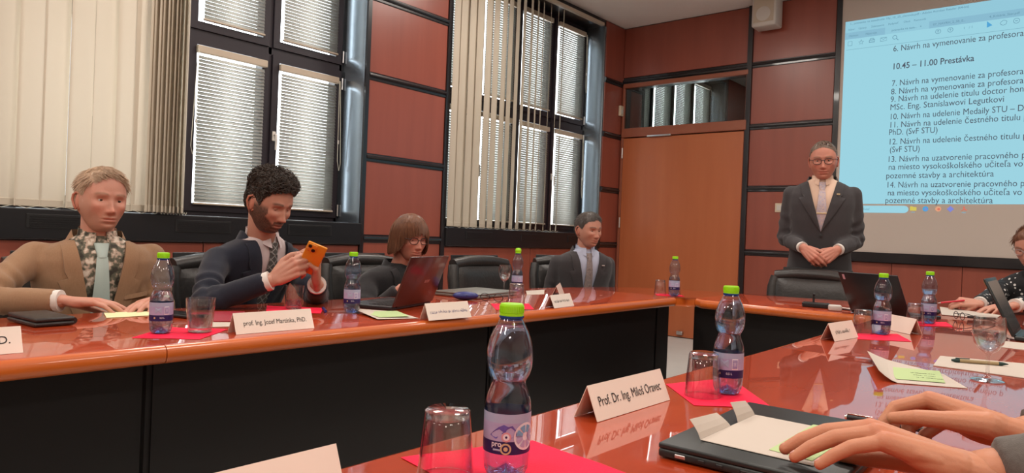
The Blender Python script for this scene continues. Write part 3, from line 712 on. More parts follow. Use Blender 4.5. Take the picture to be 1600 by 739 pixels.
def bottle(x, y, fill, label, face='back', scale=1.0, cap='cap', z=TZ+.0012):
    root = empty('water_bottle', (x, y, z), math.atan2(-y, -x), label, 'bottle', 'water bottles with lime caps'); root.scale = (scale,)*3
    b = MB(); n = 40; prof = BP; P = []; F = []
    for r, h in prof:
        for k in range(n):
            a = 2*PI*k/n; rr = r; hh = h
            if h < .034: rr = r*(1-.10*max(0, (1-h/.034))*(.5+.5*math.cos(5*a))); hh = h+(.010*(.5+.5*math.cos(5*a)) if h < .02 and r < .028 else 0)*(1 if r > .001 else 1.6)
            if .130 < h < .175: rr = r*(1+.006*math.sin(6*a+h*260))
            P.append((rr*math.cos(a), rr*math.sin(a), hh))
    for i in range(len(prof)-1):
        for k in range(n): F.append((i*n+k, i*n+(k+1) % n, (i+1)*n+(k+1) % n, (i+1)*n+k))
    b.add(P, F); b.build('bottle_wall', 'pet', root, 60)
    # water inside
    w = [(max(r-.0012, 0), h+.0016) for r, h in prof if h < fill-.004]
    rf = np.interp(fill, [h for r, h in prof[1:]], [r for r, h in prof[1:]])-.0012
    w += [(rf, fill), (0, fill)]
    MB().lathe(w, 32, cap0=False, cap1=False).build('water', 'water', root, 60)
    MB().lathe([(.0146, .2035), (.0150, .206), (.0162, .2065), (.0162, .209), (.0146, .2095)], 24, cap0=False, cap1=False).build('neck_ring', 'ring', root, 50)
    c = MB()
    if cap == 'cap':
        c.lathe([(.0150, .2085), (.0156, .2087), (.0158, .2118), (.0152, .2122), (.0156, .2126), (.0156, .2225), (.0146, .2245), (.0, .2248)], 36, cap1=False)
        for k in range(36): a = 2*PI*k/36; c.box((.0157*math.cos(a), .0157*math.sin(a), .2175), (.0010, .0012, .0085), 0, a)
    else:
        c.lathe([(.0150, .2085), (.0156, .2087), (.0156, .213), (.0145, .214), (.0160, .2175), (.0172, .224), (.0160, .2315), (.0120, .2365), (.006, .2385), (0, .239)], 30, cap1=False)
    c.build('screw_cap', 'cap', root, 40)
    lb = MB(); r = .0306; lb.lathe([(r, .0365), (r, .0530)], 40, 1, None, False, False).lathe([(r, .0530), (r, .0760)], 40, 0, None, False, False).lathe([(r, .0760), (r, .0875)], 40, 2, None, False, False)
    L = lb.build('label_sleeve', ['label_l', 'label_n', 'label_top'], root, 60)
    rr = r+.0004
    if face == 'front':
        text_on_cyl('label_text', 'pro', rr, -.66, .0465, .0098, 'label_w', L, .02); patch_on_cyl('label_line', [(-.005, -.0012), (.005, -.0012), (.005, .0012), (-.005, .0012)], rr, -.42, .0420, 'label_top', L)
        patch_on_cyl('label_mountain', [(-.020, 0), (-.014, .006), (-.008, .011), (-.001, .0145), (.005, .012), (.010, .0135), (.0145, .008), (.0165, 0), (.006, -.003), (-.012, -.004)], rr, -.10, .060, 'label_violet', L)
        patch_on_cyl('label_badge', disc(.0063), rr+.0003, -.02, .0590, 'label_pink', L); patch_on_cyl('label_badge_centre', disc(.0042), rr+.0005, -.02, .0590, 'label_w', L); patch_on_cyl('label_badge_mark', disc(.0016, 8), rr+.0007, -.02, .0590, 'label_n', L)
        patch_on_cyl('label_seal', disc(.0072), rr+.0003, -.03, .0440, 'label_gold', L); patch_on_cyl('label_seal_centre', disc(.0050), rr+.0005, -.03, .0440, 'label_n', L); patch_on_cyl('label_seal_mark', disc(.0028), rr+.0007, -.03, .0440, 'label_gold', L)
        patch_on_cyl('label_wheel', disc(.0175, 28), rr+.0003, .85, .0590, 'label_w', L)
        for k in range(8):
            a = 2*PI*k/8+.1; q = [(.0055*math.cos(a), .0055*math.sin(a))]+[(.0145*math.cos(a+t), .0145*math.sin(a+t)) for t in (0, .2, .4, .6)]+[(.0055*math.cos(a+.6), .0055*math.sin(a+.6))]
            patch_on_cyl('label_wheel_sector', q, rr+.0006, .85, .0590, 'label_blue' if k in (1, 2, 3) else 'label_l', L)
    else:
        patch_on_cyl('label_barcode_field', [(-.0065, -.011), (.0065, -.011), (.0065, .011), (-.0065, .011)], rr+.0003, .45, .0655, 'label_w', L)
        for k in range(9): patch_on_cyl('barcode_bar', [(-.0055, -.0006), (.0055, -.0006), (.0055, .0006), (-.0055, .0006)], rr+.0005, .45, .0575+k*.002, 'label_violet', L)
        patch_on_cyl('label_text_block', [(-.009, -.008), (.009, -.008), (.009, .008), (-.009, .008)], rr+.0003, -.25, .0660, 'label_top', L)
        text_on_cyl('label_text', '0,5 L', rr, -.12, .0440, .0062, 'label_w', L); patch_on_cyl('label_seal', disc(.0026), rr+.0003, -.55, .0455, 'label_gold', L)
    return root
def tumbler(x, y, label, up=False, water=0, z=TZ+.0014, s=1.0):
    root = empty('water_tumbler', (x, y, z), 0, label, 'glass', 'water tumblers'); root.scale = (s,)*3
    out = [(0, 0), (.0255, 0), (.0292, .003), (.0300, .012), (.0330, .045), (.0365, .0875), (.0362, .0885)]
    inn = [(.0350, .0885), (.0346, .0870), (.0312, .045), (.0283, .016), (.0250, .0125), (0, .012)]
    X = Matrix.Identity(4) if up else Matrix.Translation((0, 0, .0885)) @ Matrix.Rotation(PI, 4, 'X')
    MB().lathe(out+inn, 44, 0, X, False, False).build('glass_wall', 'glass', root, 40)
    MB().lathe([(0, .0008), (.0250, .0008), (.0284, .0032), (.0278, .0118), (0, .0112)], 40, 0, X, False, False).build('glass_base', 'glassbase', root, 40)
    if water:
        ri = np.interp(water, [.0125, .016, .045, .087], [.0250, .0283, .0312, .0346])
        MB().lathe([(0, .0122), (.0246, .0127), (.0279, .016), (ri-.0004, water), (0, water)], 40, 0, None, False, False).build('water', 'glasswater', root, 40)
    return root
def wineglass(x, y, label, h, s=1.0, lvl=.5):
    root = empty('stemmed_glass', (x, y, TZ+.001), 0, label, 'glass', 'stemmed glasses of water'); root.scale = (s, s, h/.155)
    b = [(0, .0005), (.033, .0005), (.034, .002), (.028, .0045), (.010, .008), (.0045, .014), (.0038, .03), (.0040, .058), (.0075, .066), (.020, .076), (.0295, .092), (.0335, .110), (.0340, .128), (.0315, .152), (.0308, .155)]
    i = [(.0298, .155), (.0305, .151), (.0328, .128), (.0322, .110), (.0282, .093), (.018, .078), (.006, .070), (0, .069)]
    MB().lathe(b+i, 44, 0, None, False, False).build('glass_bowl_and_stem', 'glass', root, 40)
    z = .070+lvl*.085; hs = [(.0003, .0695), (.0058, .0705), (.0176, .0785), (.0278, .0935), (.0318, .1105), (.0324, .128)]
    rf = np.interp(z, [q[1] for q in hs], [q[0] for q in hs])
    MB().lathe([q for q in hs if q[1] < z-.001]+[(rf, z), (0, z)], 40, 0, None, False, False).build('water', 'glasswater', root, 40)
    return root
def napkin(pts, label, z=TZ+.0006):
    b = MB(); cx = sum(p[0] for p in pts)/len(pts); cy = sum(p[1] for p in pts)/len(pts); k = 8; rr = []
    A, B, C, D = [Vector((p[0], p[1], 0)) for p in pts]
    for i in range(k+1):
        row = []
        for j in range(k+1):
            p = A.lerp(B, j/k).lerp(D.lerp(C, j/k), i/k); q = noise.noise(p*14)*.0014
            e = max(abs(i/k-.5), abs(j/k-.5))*2
            row.append((p.x, p.y, z+.0006+max(0, q)*e**6*1.4))
        rr.append(row)
    b.grid(rr, .0005, 0, None, (0, 0, 1)); o = b.build('paper_napkin', 'napkin', None, 60, True); tag(o, label, 'napkin', 'red paper napkins'); return o
def tent(ax, ay, bx, by, label, text=None, mtl='card', tsize=.021, ink='ink', tw=None, depth=.05, h=.058, toff=.0, tx0=.012, scr_w=0):
    """folded card: readable face towards the right-hand normal of a->b (towards -y when a->b runs along +x)"""
    d = Vector((bx-ax, by-ay, 0)); L = d.length; rz = math.atan2(d.y, d.x)
    root = empty('name_card', (ax, ay, TZ+.0008), rz, label, 'name card', 'folded name cards'); t = .0012
    sec = [(0, 0), (depth/2, h), (depth, 0), (depth-t*1.2, 0), (depth/2, h-t*2.4), (t*1.2, 0)]
    n = len(sec); P = [(0, a, b) for a, b in sec]+[(L, a, b) for a, b in sec]
    MB().add(P, [(i, (i+1) % n, n+(i+1) % n, n+i) for i in range(n)]+[(0, 5, 4, 1), (1, 4, 3, 2), (n, n+1, n+4, n+5), (n+1, n+2, n+3, n+4)]).build('folded_card', mtl, root, None, True)
    if text or scr_w:
        upn = Vector((0, depth/2, h)).normalized(); nrm = Vector((0, -h, depth/2)).normalized()
        o0 = Vector((tx0, 0, 0))+upn*(.024+toff)+nrm*.0008
        if scr_w: scribble(frame_mat(o0, (1, 0, 0), upn), ink, root, scr_w, tsize, int(ax*100))
        else: put_text('card_text', text, frame_mat(o0, (1, 0, 0), upn), ink, root, tsize, .0, tw)
    return root
def sheet(pts, mtl, label, z=TZ+.0005, cat='paper', name='paper_sheet', thick=.0006, lift=None, group=None):
    P = [(x, y, z+thick+(lift[i] if lift else 0)) for i, (x, y) in enumerate(pts)]; n = len(P)
    A, B, C, D = [Vector(p) for p in P]; k = 6
    rr = [[A.lerp(B, j/k).lerp(D.lerp(C, j/k), i/k) for j in range(k+1)] for i in range(k+1)]
    o = MB().grid(rr, thick, 0, None, (0, 0, 1)).build(name, mtl, None, 40, True); return tag(o, label, cat, group)

def scribble(X, mtl, parent, width, size, seed):
    """a line of print too small to read: rows of letter-like strokes"""
    rg = random.Random(seed); b = MB(); x = 0
    while x < width:
        for _ in range(rg.randint(3, 8)):
            if x > width: break
            h = size*rg.choice((.5, .5, .5, .5, .72)); w = size*rg.uniform(.28, .42); t = size*.06
            b.box((x, h/2, 0), (t, h, .0003), 0, 0, X)
            if rg.random() < .75: b.box((x+w*.4, rg.choice((0, h*.5, h*.95)), 0), (w*.8, t, .0003), 0, 0, X)
            if rg.random() < .6: b.box((x+w*.75, h*.3, 0), (t, h*.55, .0003), 0, 0, X)
            x += w*1.18
        x += size*.3
    b.build('faint_print', mtl, parent)
# left arm of tables
tent(.27, 1.885, .533, 1.885, 'name card whose line ends in a capital letter, beside the black wallet', 'PhD.', 'card', .026, tx0=.190)
wr = empty('wallet', (.715, 2.385, TZ), R(4), 'black leather folding wallet lying near the man in tan', 'wallet')
MB().rbox((0, 0, .007), (.105, .20, .012), .005, 2).build('lower_flap', 'wallet', wr, 50); MB().rbox((.002, .002, .0195), (.105, .20, .012), .005, 2).build('upper_flap', 'wallet', wr, 50)
MB().tube([(.050, -.095, .013), (.050, .095, .013)], [.0105, .0105], 10).build('spine', 'wallet', wr, 50)
sheet([(.90, 2.40), (1.035, 2.395), (1.085, 2.54), (.945, 2.545)], 'yellow', 'pale yellow sheet lying before the man with the mint tie')
napkin([(.80, 1.965), (.925, 1.845), (1.075, 1.975), (.955, 2.105)], 'red napkin under a bottle and a half-full tumbler by the mint tie')
bottle(.893, 2.005, .118, 'half-empty bottle on a red napkin in front of the tan jacket')
tumbler(.985, 1.965, 'half-full tumbler beside the bottle before the tan jacket', True, .048, s=1.1)
ph = empty('phone', (1.105, 2.32, TZ), R(20), 'black phone lying behind the half-full tumbler', 'phone')
MB().rbox((0, 0, .0065), (.078, .16, .011), .005, 3).build('shell', 'blackplastic', ph, 50); MB().box((0, 0, .0124), (.070, .150, .0008)).build('screen', 'lens', ph)
sheet([(1.115, 2.15), (1.175, 2.12), (1.33, 2.33), (1.24, 2.385)], 'folder', 'dark red folder lying behind the readable name card', cat='folder', name='red_folder', thick=.003)
sheet([(1.055, 2.045), (1.13, 2.02), (1.165, 2.105), (1.105, 2.145)], 'paper', 'small white slip beside the dark red folder')
tent(1.042, 1.868, 1.296, 1.862, 'name card reading prof. Ing. with a first and last name and PhD', 'prof. Ing. Jozef Martinka, PhD.', 'card', .020, tw=.205, tx0=.026)
napkin([(1.40, 2.31), (1.53, 2.165), (1.64, 2.30), (1.50, 2.47)], 'red napkin under the tumbler before the bearded man')
tumbler(1.530, 2.335, 'quarter-full tumbler on a red napkin before the bearded man', True, .032)
bottle(1.637, 2.124, .108, 'bottle standing between the bearded man and the open laptop')
pn = empty('blue_pen', (1.585, 2.22, TZ), R(60), 'short dark blue pen lying next to a bottle by the laptop', 'pen')
MB().tube([(-.055, 0, .006), (.045, 0, .006)], .0055, 10).build('barrel', 'pen_b', pn, 50); MB().tube([(.045, 0, .006), (.06, 0, .006)], [.005, .001], 10).build('tip', 'steel', pn, 50)
sheet([(1.58, 1.905), (1.735, 1.865), (1.80, 2.06), (1.665, 2.155)], 'paper', 'folded white leaflet in front of the dark-red laptop', lift=[.004, .001, .001, .012])
sheet([(1.605, 1.925), (1.715, 1.890), (1.785, 2.04), (1.655, 2.10)], 'green', 'pale green sheet lying on the white leaflet by the laptop', z=TZ+.0075, thick=.0004)
tent(1.722, 1.800, 1.932, 1.792, 'name card beside the white leaflet, its blue print too faint', None, 'card', .017, 'inkblue', tx0=.016, scr_w=.175)

def laptop(name, loc, rz, w, d, angle, label, lid, base='laptop_dark', logo=None, logom='steel'):
    """local: hinge along y at x=0, keyboard towards +x; lid rises at the hinge, leaning back by angle beyond vertical"""
    root = empty(name, loc, rz, label, 'laptop')
    bs = MB().rbox((d/2, 0, .009), (d, w, .016), .004, 2).build('base', base, root, 50)
    for i in range(5):
        for j in range(12): MB().box((.03+i*.019, (j-5.5)*(w*.88/12), .0178), (.015, w*.88/12-.004, .0015)).build('key', 'keys', bs)
    MB().box((d*.72, 0, .0174), (d*.3, w*.3, .0008)).build('touchpad', 'keys', bs)
    X = Matrix.Translation((0, 0, .016)) @ Matrix.Rotation(R(-angle), 4, 'Y')
    ld = MB().rbox((-.004, 0, d*.5), (.008, w, d), .003, 2, 0, X).build('lid', lid, root, 50)
    MB().box((.0006, 0, d*.5), (.0012, w*.94, d*.88), 0, 0, X).build('display', 'lcd', ld)
    MB().tube([(0, -w*.4, .014), (0, w*.4, .014)], .006, 8).build('hinge', 'blackplastic', root, 50)
    return root, X, ld
# open dark-red laptop of the woman: its back looks at the camera
rt_, X_, ld_ = laptop('open_laptop', (1.965, 2.155, TZ), R(110), .34, .21, 20, 'open laptop with a dark red-brown lid before the woman in glasses', 'laptop_red')
put_text('lid_logo', 'acer', X_ @ frame_mat((-.0085, -.02, .095), (0, -1, 0), (0, 0, 1)), 'steel', ld_, .026, .01)
gl = empty('closed_laptop', (2.63, 2.41, TZ), R(8), 'closed grey laptop lying before the empty chair', 'laptop')
MB().rbox((0, 0, .008), (.36, .26, .014), .004, 2).build('base', 'laptop_grey', gl, 50); MB().rbox((0, 0, .020), (.36, .26, .009), .004, 2).build('lid', 'laptop_grey', gl, 50)
cp = empty('glasses_case', (2.395, 2.265, TZ), R(-35), 'dark blue spectacle case at the corner of the grey laptop', 'case')
MB().ell((0, 0, .020), (.062, .030, .020), 20, 10).build('case_body', 'pen_b', cp, 60); MB().tube([(-.06, 0, .022), (0, -.028, .022), (.06, 0, .022)], .003, 6).build('rim', 'blackplastic', cp, 60)
wineglass(2.846, 2.415, 'stemmed glass of water before the empty leather chair', .150, .95, .44)
bottle(3.02, 2.47, .112, 'bottle with a rounded pull-up cap beside the stemmed glass', cap='pull')
napkin([(2.21, 1.915), (2.37, 1.84), (2.53, 1.995), (2.37, 2.085)], 'red napkin under the tumbler near the closed grey laptop')
tumbler(2.432, 1.99, 'upturned tumbler standing before the closed grey laptop', s=1.08)
def spectacles(loc, rz, label, lens='glass'):
    r = empty('reading_glasses', loc, rz, label, 'glasses')
    for s_ in (-1, 1):
        MB().tube([(.0, s_*.033+.023*math.cos(a*PI/8), .018+.017*math.sin(a*PI/8)) for a in range(17)], .0016, 6).build('rim', 'blackplastic', r, 60)
        MB().tube([(0, s_*.056, .024), (-.06, s_*.060, .022), (-.13, s_*.055, .004)], .0017, 6).build('temple', 'blackplastic', r, 60)
    MB().tube([(0, -.011, .02), (.002, 0, .024), (0, .011, .02)], .0016, 6).build('bridge', 'blackplastic', r, 60); return r
spectacles((2.46, 2.16, TZ+.001), R(200), 'thin reading glasses lying behind the upturned tumbler')
sheet([(2.90, 2.30), (3.02, 2.28), (3.26, 2.46), (3.10, 2.47)], 'paper', 'white sheet between the pull-cap bottle and the corner')
tent(3.16, 2.31, 2.92, 2.16, 'name card standing near the white sheet, turned away', None, 'card')
tent(2.478, 1.812, 2.665, 1.838, 'tilted name card in front of the man at the corner', None, 'card', .018, tx0=.02, h=.055, scr_w=.14)
napkin([(3.60, 1.92), (3.70, 1.80), (3.80, 1.88), (3.72, 2.0)], 'red napkin on the rounded corner table unit')
bottle(3.665, 1.85, .108, 'bottle on the rounded corner table unit near the door')
tumbler(3.70, 1.955, 'upturned tumbler on the corner unit, outer one', s=.95); tumbler(3.74, 1.885, 'upturned tumbler on the corner unit, half hidden by the bottle', s=.95)

# head table
rt_, X_, ld_ = laptop('open_laptop', (3.635, .785, TZ), R(-25), .31, .21, 28, 'open black laptop on the head table before the standing man', 'laptop_dark')
MB().box((-.0085, .128, .185), (.001, .012, .026), 0, 0, X_ @ Matrix.Rotation(R(0), 4, 'X')).build('lid_logo', 'label_pink', ld_)
mb_ = empty('microphone_base', (3.80, 1.12, TZ), R(95), 'black desk unit with a short upright stick on the head table', 'microphone')
MB().rbox((0, 0, .013), (.125, .06, .026), .005, 2).build('base', 'blackplastic', mb_, 50); MB().tube([(.012, 0, .026), (.012, 0, .062)], .005, 8).build('stick', 'blackplastic', mb_, 50); MB().ell((.012, 0, .066), (.007, .007, .008), 10, 8).build('head', 'blackplastic', mb_, 60)
for i in range(3):
    pts = [(3.78+.02*i+.012*math.sin(t*5+i), 1.045-t*.16, TZ+.005+.006*abs(math.sin(t*4+i))) for t in [k/10 for k in range(11)]]
    o = MB().tube(pts, .0038, 8).build('white_cable', 'white_plastic', None, 60); tag(o, ('white cable lying along the black desk unit', 'white cable looped between desk unit and laptop', 'white cable nearest the chair on the head table')[i], 'cable')
ad = empty('power_adapter', (3.70, 1.0, TZ), R(20), 'white power plug lying at the head table edge', 'plug')
MB().rbox((0, 0, .015), (.05, .06, .03), .008, 3).build('body', 'white_plastic', ad, 50); MB().tube([(.0, -.03, .012), (.02, -.06, .008), (.06, -.09, .005)], .003, 8).build('lead', 'blackplastic', ad, 60)
sheet([(4.06, .60), (4.04, .38), (4.36, .385), (4.60, .69)], 'paper', 'white sheets the woman in the dotted blouse writes on', thick=.002)
napkin([(3.335, .62), (3.46, .468), (3.65, .52), (3.50, .66)], 'red napkin beyond the black laptop, under the bottle by the white sheets')
bottle(3.495, .565, .148, 'bottle standing past the black laptop, next to the white sheets')
tumbler(3.405, .60, 'upturned tumbler beside the bottle next to the white sheets')
bk = empty('glasses_pouch', (4.00, .63, TZ), R(30), 'black crumpled glasses case beside the white sheets', 'case'); MB().ell((0, 0, .018), (.06, .03, .018), 16, 8).build('pouch', 'blackplastic', bk, 60); MB().tube([(-.05, 0, .026), (.05, .005, .028)], .003, 6).build('zip', 'steel', bk, 60)
spectacles((3.86, .50, TZ+.001), R(120), 'wire reading glasses lying between a bottle and the white sheets')
p2_ = empty('black_pen', (4.02, .43, TZ), R(-60), 'black pen lying before the white sheets', 'pen'); MB().tube([(-.06, 0, .006), (.06, 0, .006)], .005, 8).build('barrel', 'blackplastic', p2_, 50); MB().tube([(.06, 0, .006), (.074, 0, .006)], [.0045, .001], 8).build('tip', 'steel', p2_, 50)

# near tables
tent(.235, .655, .510, .655, 'blank name card beside the bottle with round label emblems', None, 'card', h=.062, depth=.052)
napkin([(.615, .50), (.83, .44), (.86, .66), (.66, .735)], 'red napkin under the bottle with the round label emblems')
bottle(.708, .586, .196, 'full bottle with round label emblems beside the blank name card', 'front')
tumbler(.649, .637, 'upturned tumbler beside the bottle with round label emblems')
tent(1.028, .651, 1.282, .646, 'name card reading Prof. Dr. Ing. with a full name', 'Prof. Dr. Ing. Miloš Oravec', 'card', .0245, tw=.215, tx0=.018)
napkin([(1.275, .592), (1.372, .474), (1.60, .655), (1.412, .723)], 'red napkin between the readable card and the closed dark laptop')
bottle(1.431, .592, .196, 'full bottle with its barcode showing, behind the closed dark laptop')
tumbler(1.368, .618, 'upturned tumbler before the bottle with its barcode showing')
fl = empty('closed_laptop', (1.117, .368, TZ), R(1.5), 'closed dark laptop with ports on its side under the resting hand', 'laptop')
MB().rbox((0, 0, .0085), (.365, .245, .013), .004, 2).build('base', 'laptop_slate', fl, 50); MB().rbox((0, 0, .0185), (.365, .245, .0085), .003, 2).build('lid', 'laptop_slate', fl, 50)
for k, (yy, w_) in enumerate(((.088, .016), (.056, .010), (.030, .010), (-.01, .022))): MB().rbox((-.1825, yy, .0085), (.003, w_, .0055), .001, 1).build('port', 'steel' if k == 0 else 'keys', fl)
lz = TZ+.0232
lf = empty('leaflet', (0, 0, lz), 0, 'white folded leaflet with two raised flaps on the dark laptop', 'leaflet')
MB().grid([[(.985+.215*j/4, .285+.16*i/4, .0012) for j in range(5)] for i in range(5)], .0008, 0, None, (0, 0, 1)).build('page', 'paper', lf, None, True)
for xa, xb, hh, lean in ((.985, 1.095, .026, .018), (1.125, 1.198, .030, .014)):
    MB().grid([[(xa+(xb-xa)*(j/4)*(1-.12*i/3), .445+lean*(i/3)**1.4, .0014+hh*(i/3)*(1-.25*j/4)) for j in range(5)] for i in range(4)], .0007, 0, None, (0, -1, 0)).build('flap', 'paper', lf, None, True)
gr = sheet([(1.003, .292), (1.212, .289), (1.207, .352), (1.010, .353)], 'green', 'pale green note tucked under the resting fingers', z=lz+.0016, thick=.0005)
scribble(frame_mat((1.10, .322, lz+.0026), (1, 0, 0), (0, 1, 0)), 'ink', gr, .022, .008, 3); scribble(frame_mat((1.03, .312, lz+.0026), (1, 0, 0), (0, 1, 0)), 'ink', gr, .02, .006, 4)
pn = empty('ballpoint_pen', (1.392, .345, TZ), R(-94), 'dark metal ballpoint pen held beside the closed dark laptop', 'pen')
MB().tube([(-.002, 0, .006), (.125, 0, .010)], .0052, 12).build('barrel', 'laptop_dark', pn, 50); MB().tube([(-.006, 0, .006), (-.002, 0, .006)], [.004, .0052], 12).build('end_cap', 'chrome', pn, 50); MB().tube([(-.002, 0, .0125), (.04, 0, .0135)], .0014, 6).build('clip', 'chrome', pn, 50)
tent(2.502, .672, 2.700, .648, 'curled name card before the bottle near the black laptop', None, 'card', .018, tx0=.03, scr_w=.12)
napkin([(2.645, .638), (2.755, .492), (2.95, .575), (2.82, .68)], 'red napkin under the bottle in front of the black laptop')
bottle(2.87, .612, .150, 'bottle standing on a red napkin right in front of the black laptop')
tumbler(2.835, .668, 'upturned tumbler beside the curled name card')
tent(3.10, .66, 2.98, .54, 'name card half hidden behind the bottle at the black laptop', None, 'card')
en = empty('envelope', (0, 0, TZ), 0, 'white open envelope with a green card lying before the stemmed glass', 'envelope')
MB().grid([[Vector((1.868, .360, .002)).lerp(Vector((1.938, .228, .0015)), j/4).lerp(Vector((2.205, .43, .002)).lerp(Vector((2.10, .30, .002)), j/4), i/4) for j in range(5)] for i in range(5)], .0008, 0, None, (0, 0, 1)).build('front', 'paper', en, None, True)
MB().grid([[Vector((1.868, .360, .002)).lerp(Vector((2.205, .43, .002)), j/4)+Vector((.035*i/3*(1-.2*j/4)-.03*i/3, .075*(i/3)*(.55+.45*j/4), .022*(i/3)**1.5)) for j in range(5)] for i in range(4)], .0007, 0, None, (0, 0, 1)).build('flap', 'paper', en, None, True)
gc = sheet([(1.912, .372), (1.958, .276), (2.135, .315), (2.090, .425)], 'green', 'pale green printed card on the open envelope', z=TZ+.0032, thick=.0005)
for i, w_ in enumerate((.05, .045, .055)): scribble(frame_mat((2.035-.03*i, .362-.012*i, TZ+.0042), (.40, -.92, 0), (.92, .40, 0)), 'ink', gc, w_, .012, 20+i)
wineglass(2.095, .207, 'large stemmed glass of water beside the green printed card', .158, 1.06, .60)
pd = sheet([(2.235, .345), (2.215, .08), (2.53, .10), (2.455, .362)], 'paper', 'white note pad sheet lying under the kraft pen', thick=.002)
kp = empty('kraft_pen', (2.374, .254, TZ+.0028), math.atan2(.189-.319, 2.403-2.345), 'kraft paper pen with dark green ends on the pad', 'pen')
MB().tube([(-.050, 0, .0055), (.046, 0, .0055)], .0052, 12).build('barrel', 'pen_k', kp, 50); MB().tube([(.046, 0, .0055), (.056, 0, .0055), (.070, 0, .0055)], [.0054, .005, .0012], 12).build('tip', 'pen_g', kp, 50)
MB().tube([(-.050, 0, .0055), (-.062, 0, .0055), (-.070, 0, .0055)], [.0054, .005, .003], 12).build('push_button', 'pen_g', kp, 50); MB().tube([(-.06, 0, .012), (-.025, 0, .0125)], .0013, 6).build('clip', 'pen_g', kp, 50)
sheet([(2.885, .255), (2.86, .02), (3.10, .04), (3.10, .262)], 'paper', 'printed white page beside the slate laptop', thick=.001)
rt_, X_, ld_ = laptop('open_laptop', (3.31, .235, TZ), R(-90), .33, .225, 25, 'open slate laptop seen from its side edge at the table end', 'laptop_slate', 'laptop_slate')
MB().rbox((-.0095, -.14, .205), (.002, .03, .03), .001, 1, 0, X_).build('lid_sticker', 'pen_k', ld_)
# ------------------------------------------------------------------ people
M['skin'] = attr_skin('skin')
M['eyewhite'] = mat('eye_white', (.55, .50, .47), rough=.2); M['iris'] = mat('iris', (.05, .03, .02), rough=.15)
M['lensglass'] = thin_glass('spectacle_lens', (1, 1, 1), .5, .01, 1.4)
M['nail'] = mat('finger_nail', (.62, .32, .26), rough=.3)
def hairmat(n, c, c2): M[n] = mat(n, c, rough=.45, spec=.45, var=((90, 90, 40), .6, c2))
hairmat('hair_blond', (.30, .185, .11), (.48, .34, .23)); hairmat('hair_dark', (.018, .011, .008), (.05, .032, .022))
hairmat('hair_brown', (.085, .033, .018), (.20, .088, .046)); hairmat('hair_grey', (.040, .032, .028), (.10, .085, .075)); hairmat('hair_crop', (.10, .065, .045), (.17, .12, .09))
def cloth(n, c, c2, sc=260, b=.25): M[n] = mat(n, c, rough=.85, spec=.2, sheen=.15, var=((sc, sc, sc*.3), .6, c2), bump=(700, b))
cloth('wool_tan', (.27, .155, .088), (.31, .185, .108)); cloth('wool_navy', (.012, .014, .024), (.016, .019, .031)); cloth('wool_charcoal', (.042, .039, .042), (.052, .048, .051)); cloth('wool_black', (.017, .016, .018), (.025, .023, .025)); cloth('wool_grey', (.10, .088, .080), (.13, .115, .105)); cloth('trouser', (.016, .016, .018), (.02, .02, .023))
M['shirt_white'] = mat('white_shirt', (.66, .62, .58), rough=.8, bump=(300, .1)); M['shirt_pink'] = mat('pale_pink_shirt', (.52, .44, .44), rough=.8); M['shirt_blue'] = mat('pale_blue_shirt', (.40, .44, .56), rough=.8); M['shirt_cream'] = mat('cream_shirt', (.66, .47, .36), rough=.8)
M['tie_mint'] = mat('mint_tie', (.40, .50, .47), rough=.55, bump=(500, .2)); M['top_black'] = mat('black_top', (.010, .010, .011), rough=.8)
M['shoe'] = mat('black_shoe', (.012, .011, .011), rough=.3)
def pattern(name, cols, scale, kind='blotch'):
    m = mat(name, cols[0], rough=.75); nt = m.node_tree; p = nt.nodes['Principled BSDF']
    tc = nt.nodes.new('ShaderNodeTexCoord'); rp = nt.nodes.new('ShaderNodeValToRGB'); rp.color_ramp.interpolation = 'CONSTANT' if kind != 'blotch' else 'EASE'
    if kind == 'dots':
        t = nt.nodes.new('ShaderNodeTexVoronoi'); t.inputs['Scale'].default_value = scale; t.inputs['Randomness'].default_value = .55; src = t.outputs['Distance']; pos = [0, .24]
    elif kind == 'check':
        w1 = nt.nodes.new('ShaderNodeTexWave'); w2 = nt.nodes.new('ShaderNodeTexWave'); w2.wave_type = w1.wave_type = 'BANDS'
        mp = nt.nodes.new('ShaderNodeMapping'); mp.inputs['Rotation'].default_value = (R(45), 0, 0); nt.links.new(tc.outputs['Object'], mp.inputs[0])
        w1.bands_direction = 'Y'; w2.bands_direction = 'Z'
        for w in (w1, w2): w.inputs['Scale'].default_value = scale; nt.links.new(mp.outputs[0], w.inputs['Vector'])
        mx = nt.nodes.new('ShaderNodeMath'); mx.operation = 'MAXIMUM'; nt.links.new(w1.outputs['Fac'], mx.inputs[0]); nt.links.new(w2.outputs['Fac'], mx.inputs[1]); src = mx.outputs[0]; pos = [0, .93]
    else:
        t = nt.nodes.new('ShaderNodeTexNoise'); t.inputs['Scale'].default_value = scale; t.inputs['Detail'].default_value = 2; src = t.outputs[0]; pos = [.36, .48, .55, .63][:len(cols)]
    if kind != 'check': nt.links.new(tc.outputs['Object'], t.inputs['Vector'])
    e = rp.color_ramp.elements
    while len(e) < len(cols): e.new(.5)
    for i, c in enumerate(cols): e[i].position = pos[i]; e[i].color = (*c, 1)
    nt.links.new(src, rp.inputs[0]); nt.links.new(rp.outputs[0], p.inputs['Base Color']); M[name] = m
pattern('shirt_floral', [(.035, .030, .022), (.10, .10, .07), (.42, .32, .25), (.62, .55, .46)], 34)
pattern('tie_check', [(.060, .058, .054), (.24, .24, .23)], 14, 'check'); pattern('tie_grey', [(.16, .13, .12), (.26, .21, .20), (.20, .17, .17)], 60); pattern('tie_pale', [(.34, .30, .38), (.52, .40, .36), (.40, .36, .42)], 60)
pattern('blouse_dots', [(.62, .60, .58), (.012, .012, .014)], 34, 'dots')

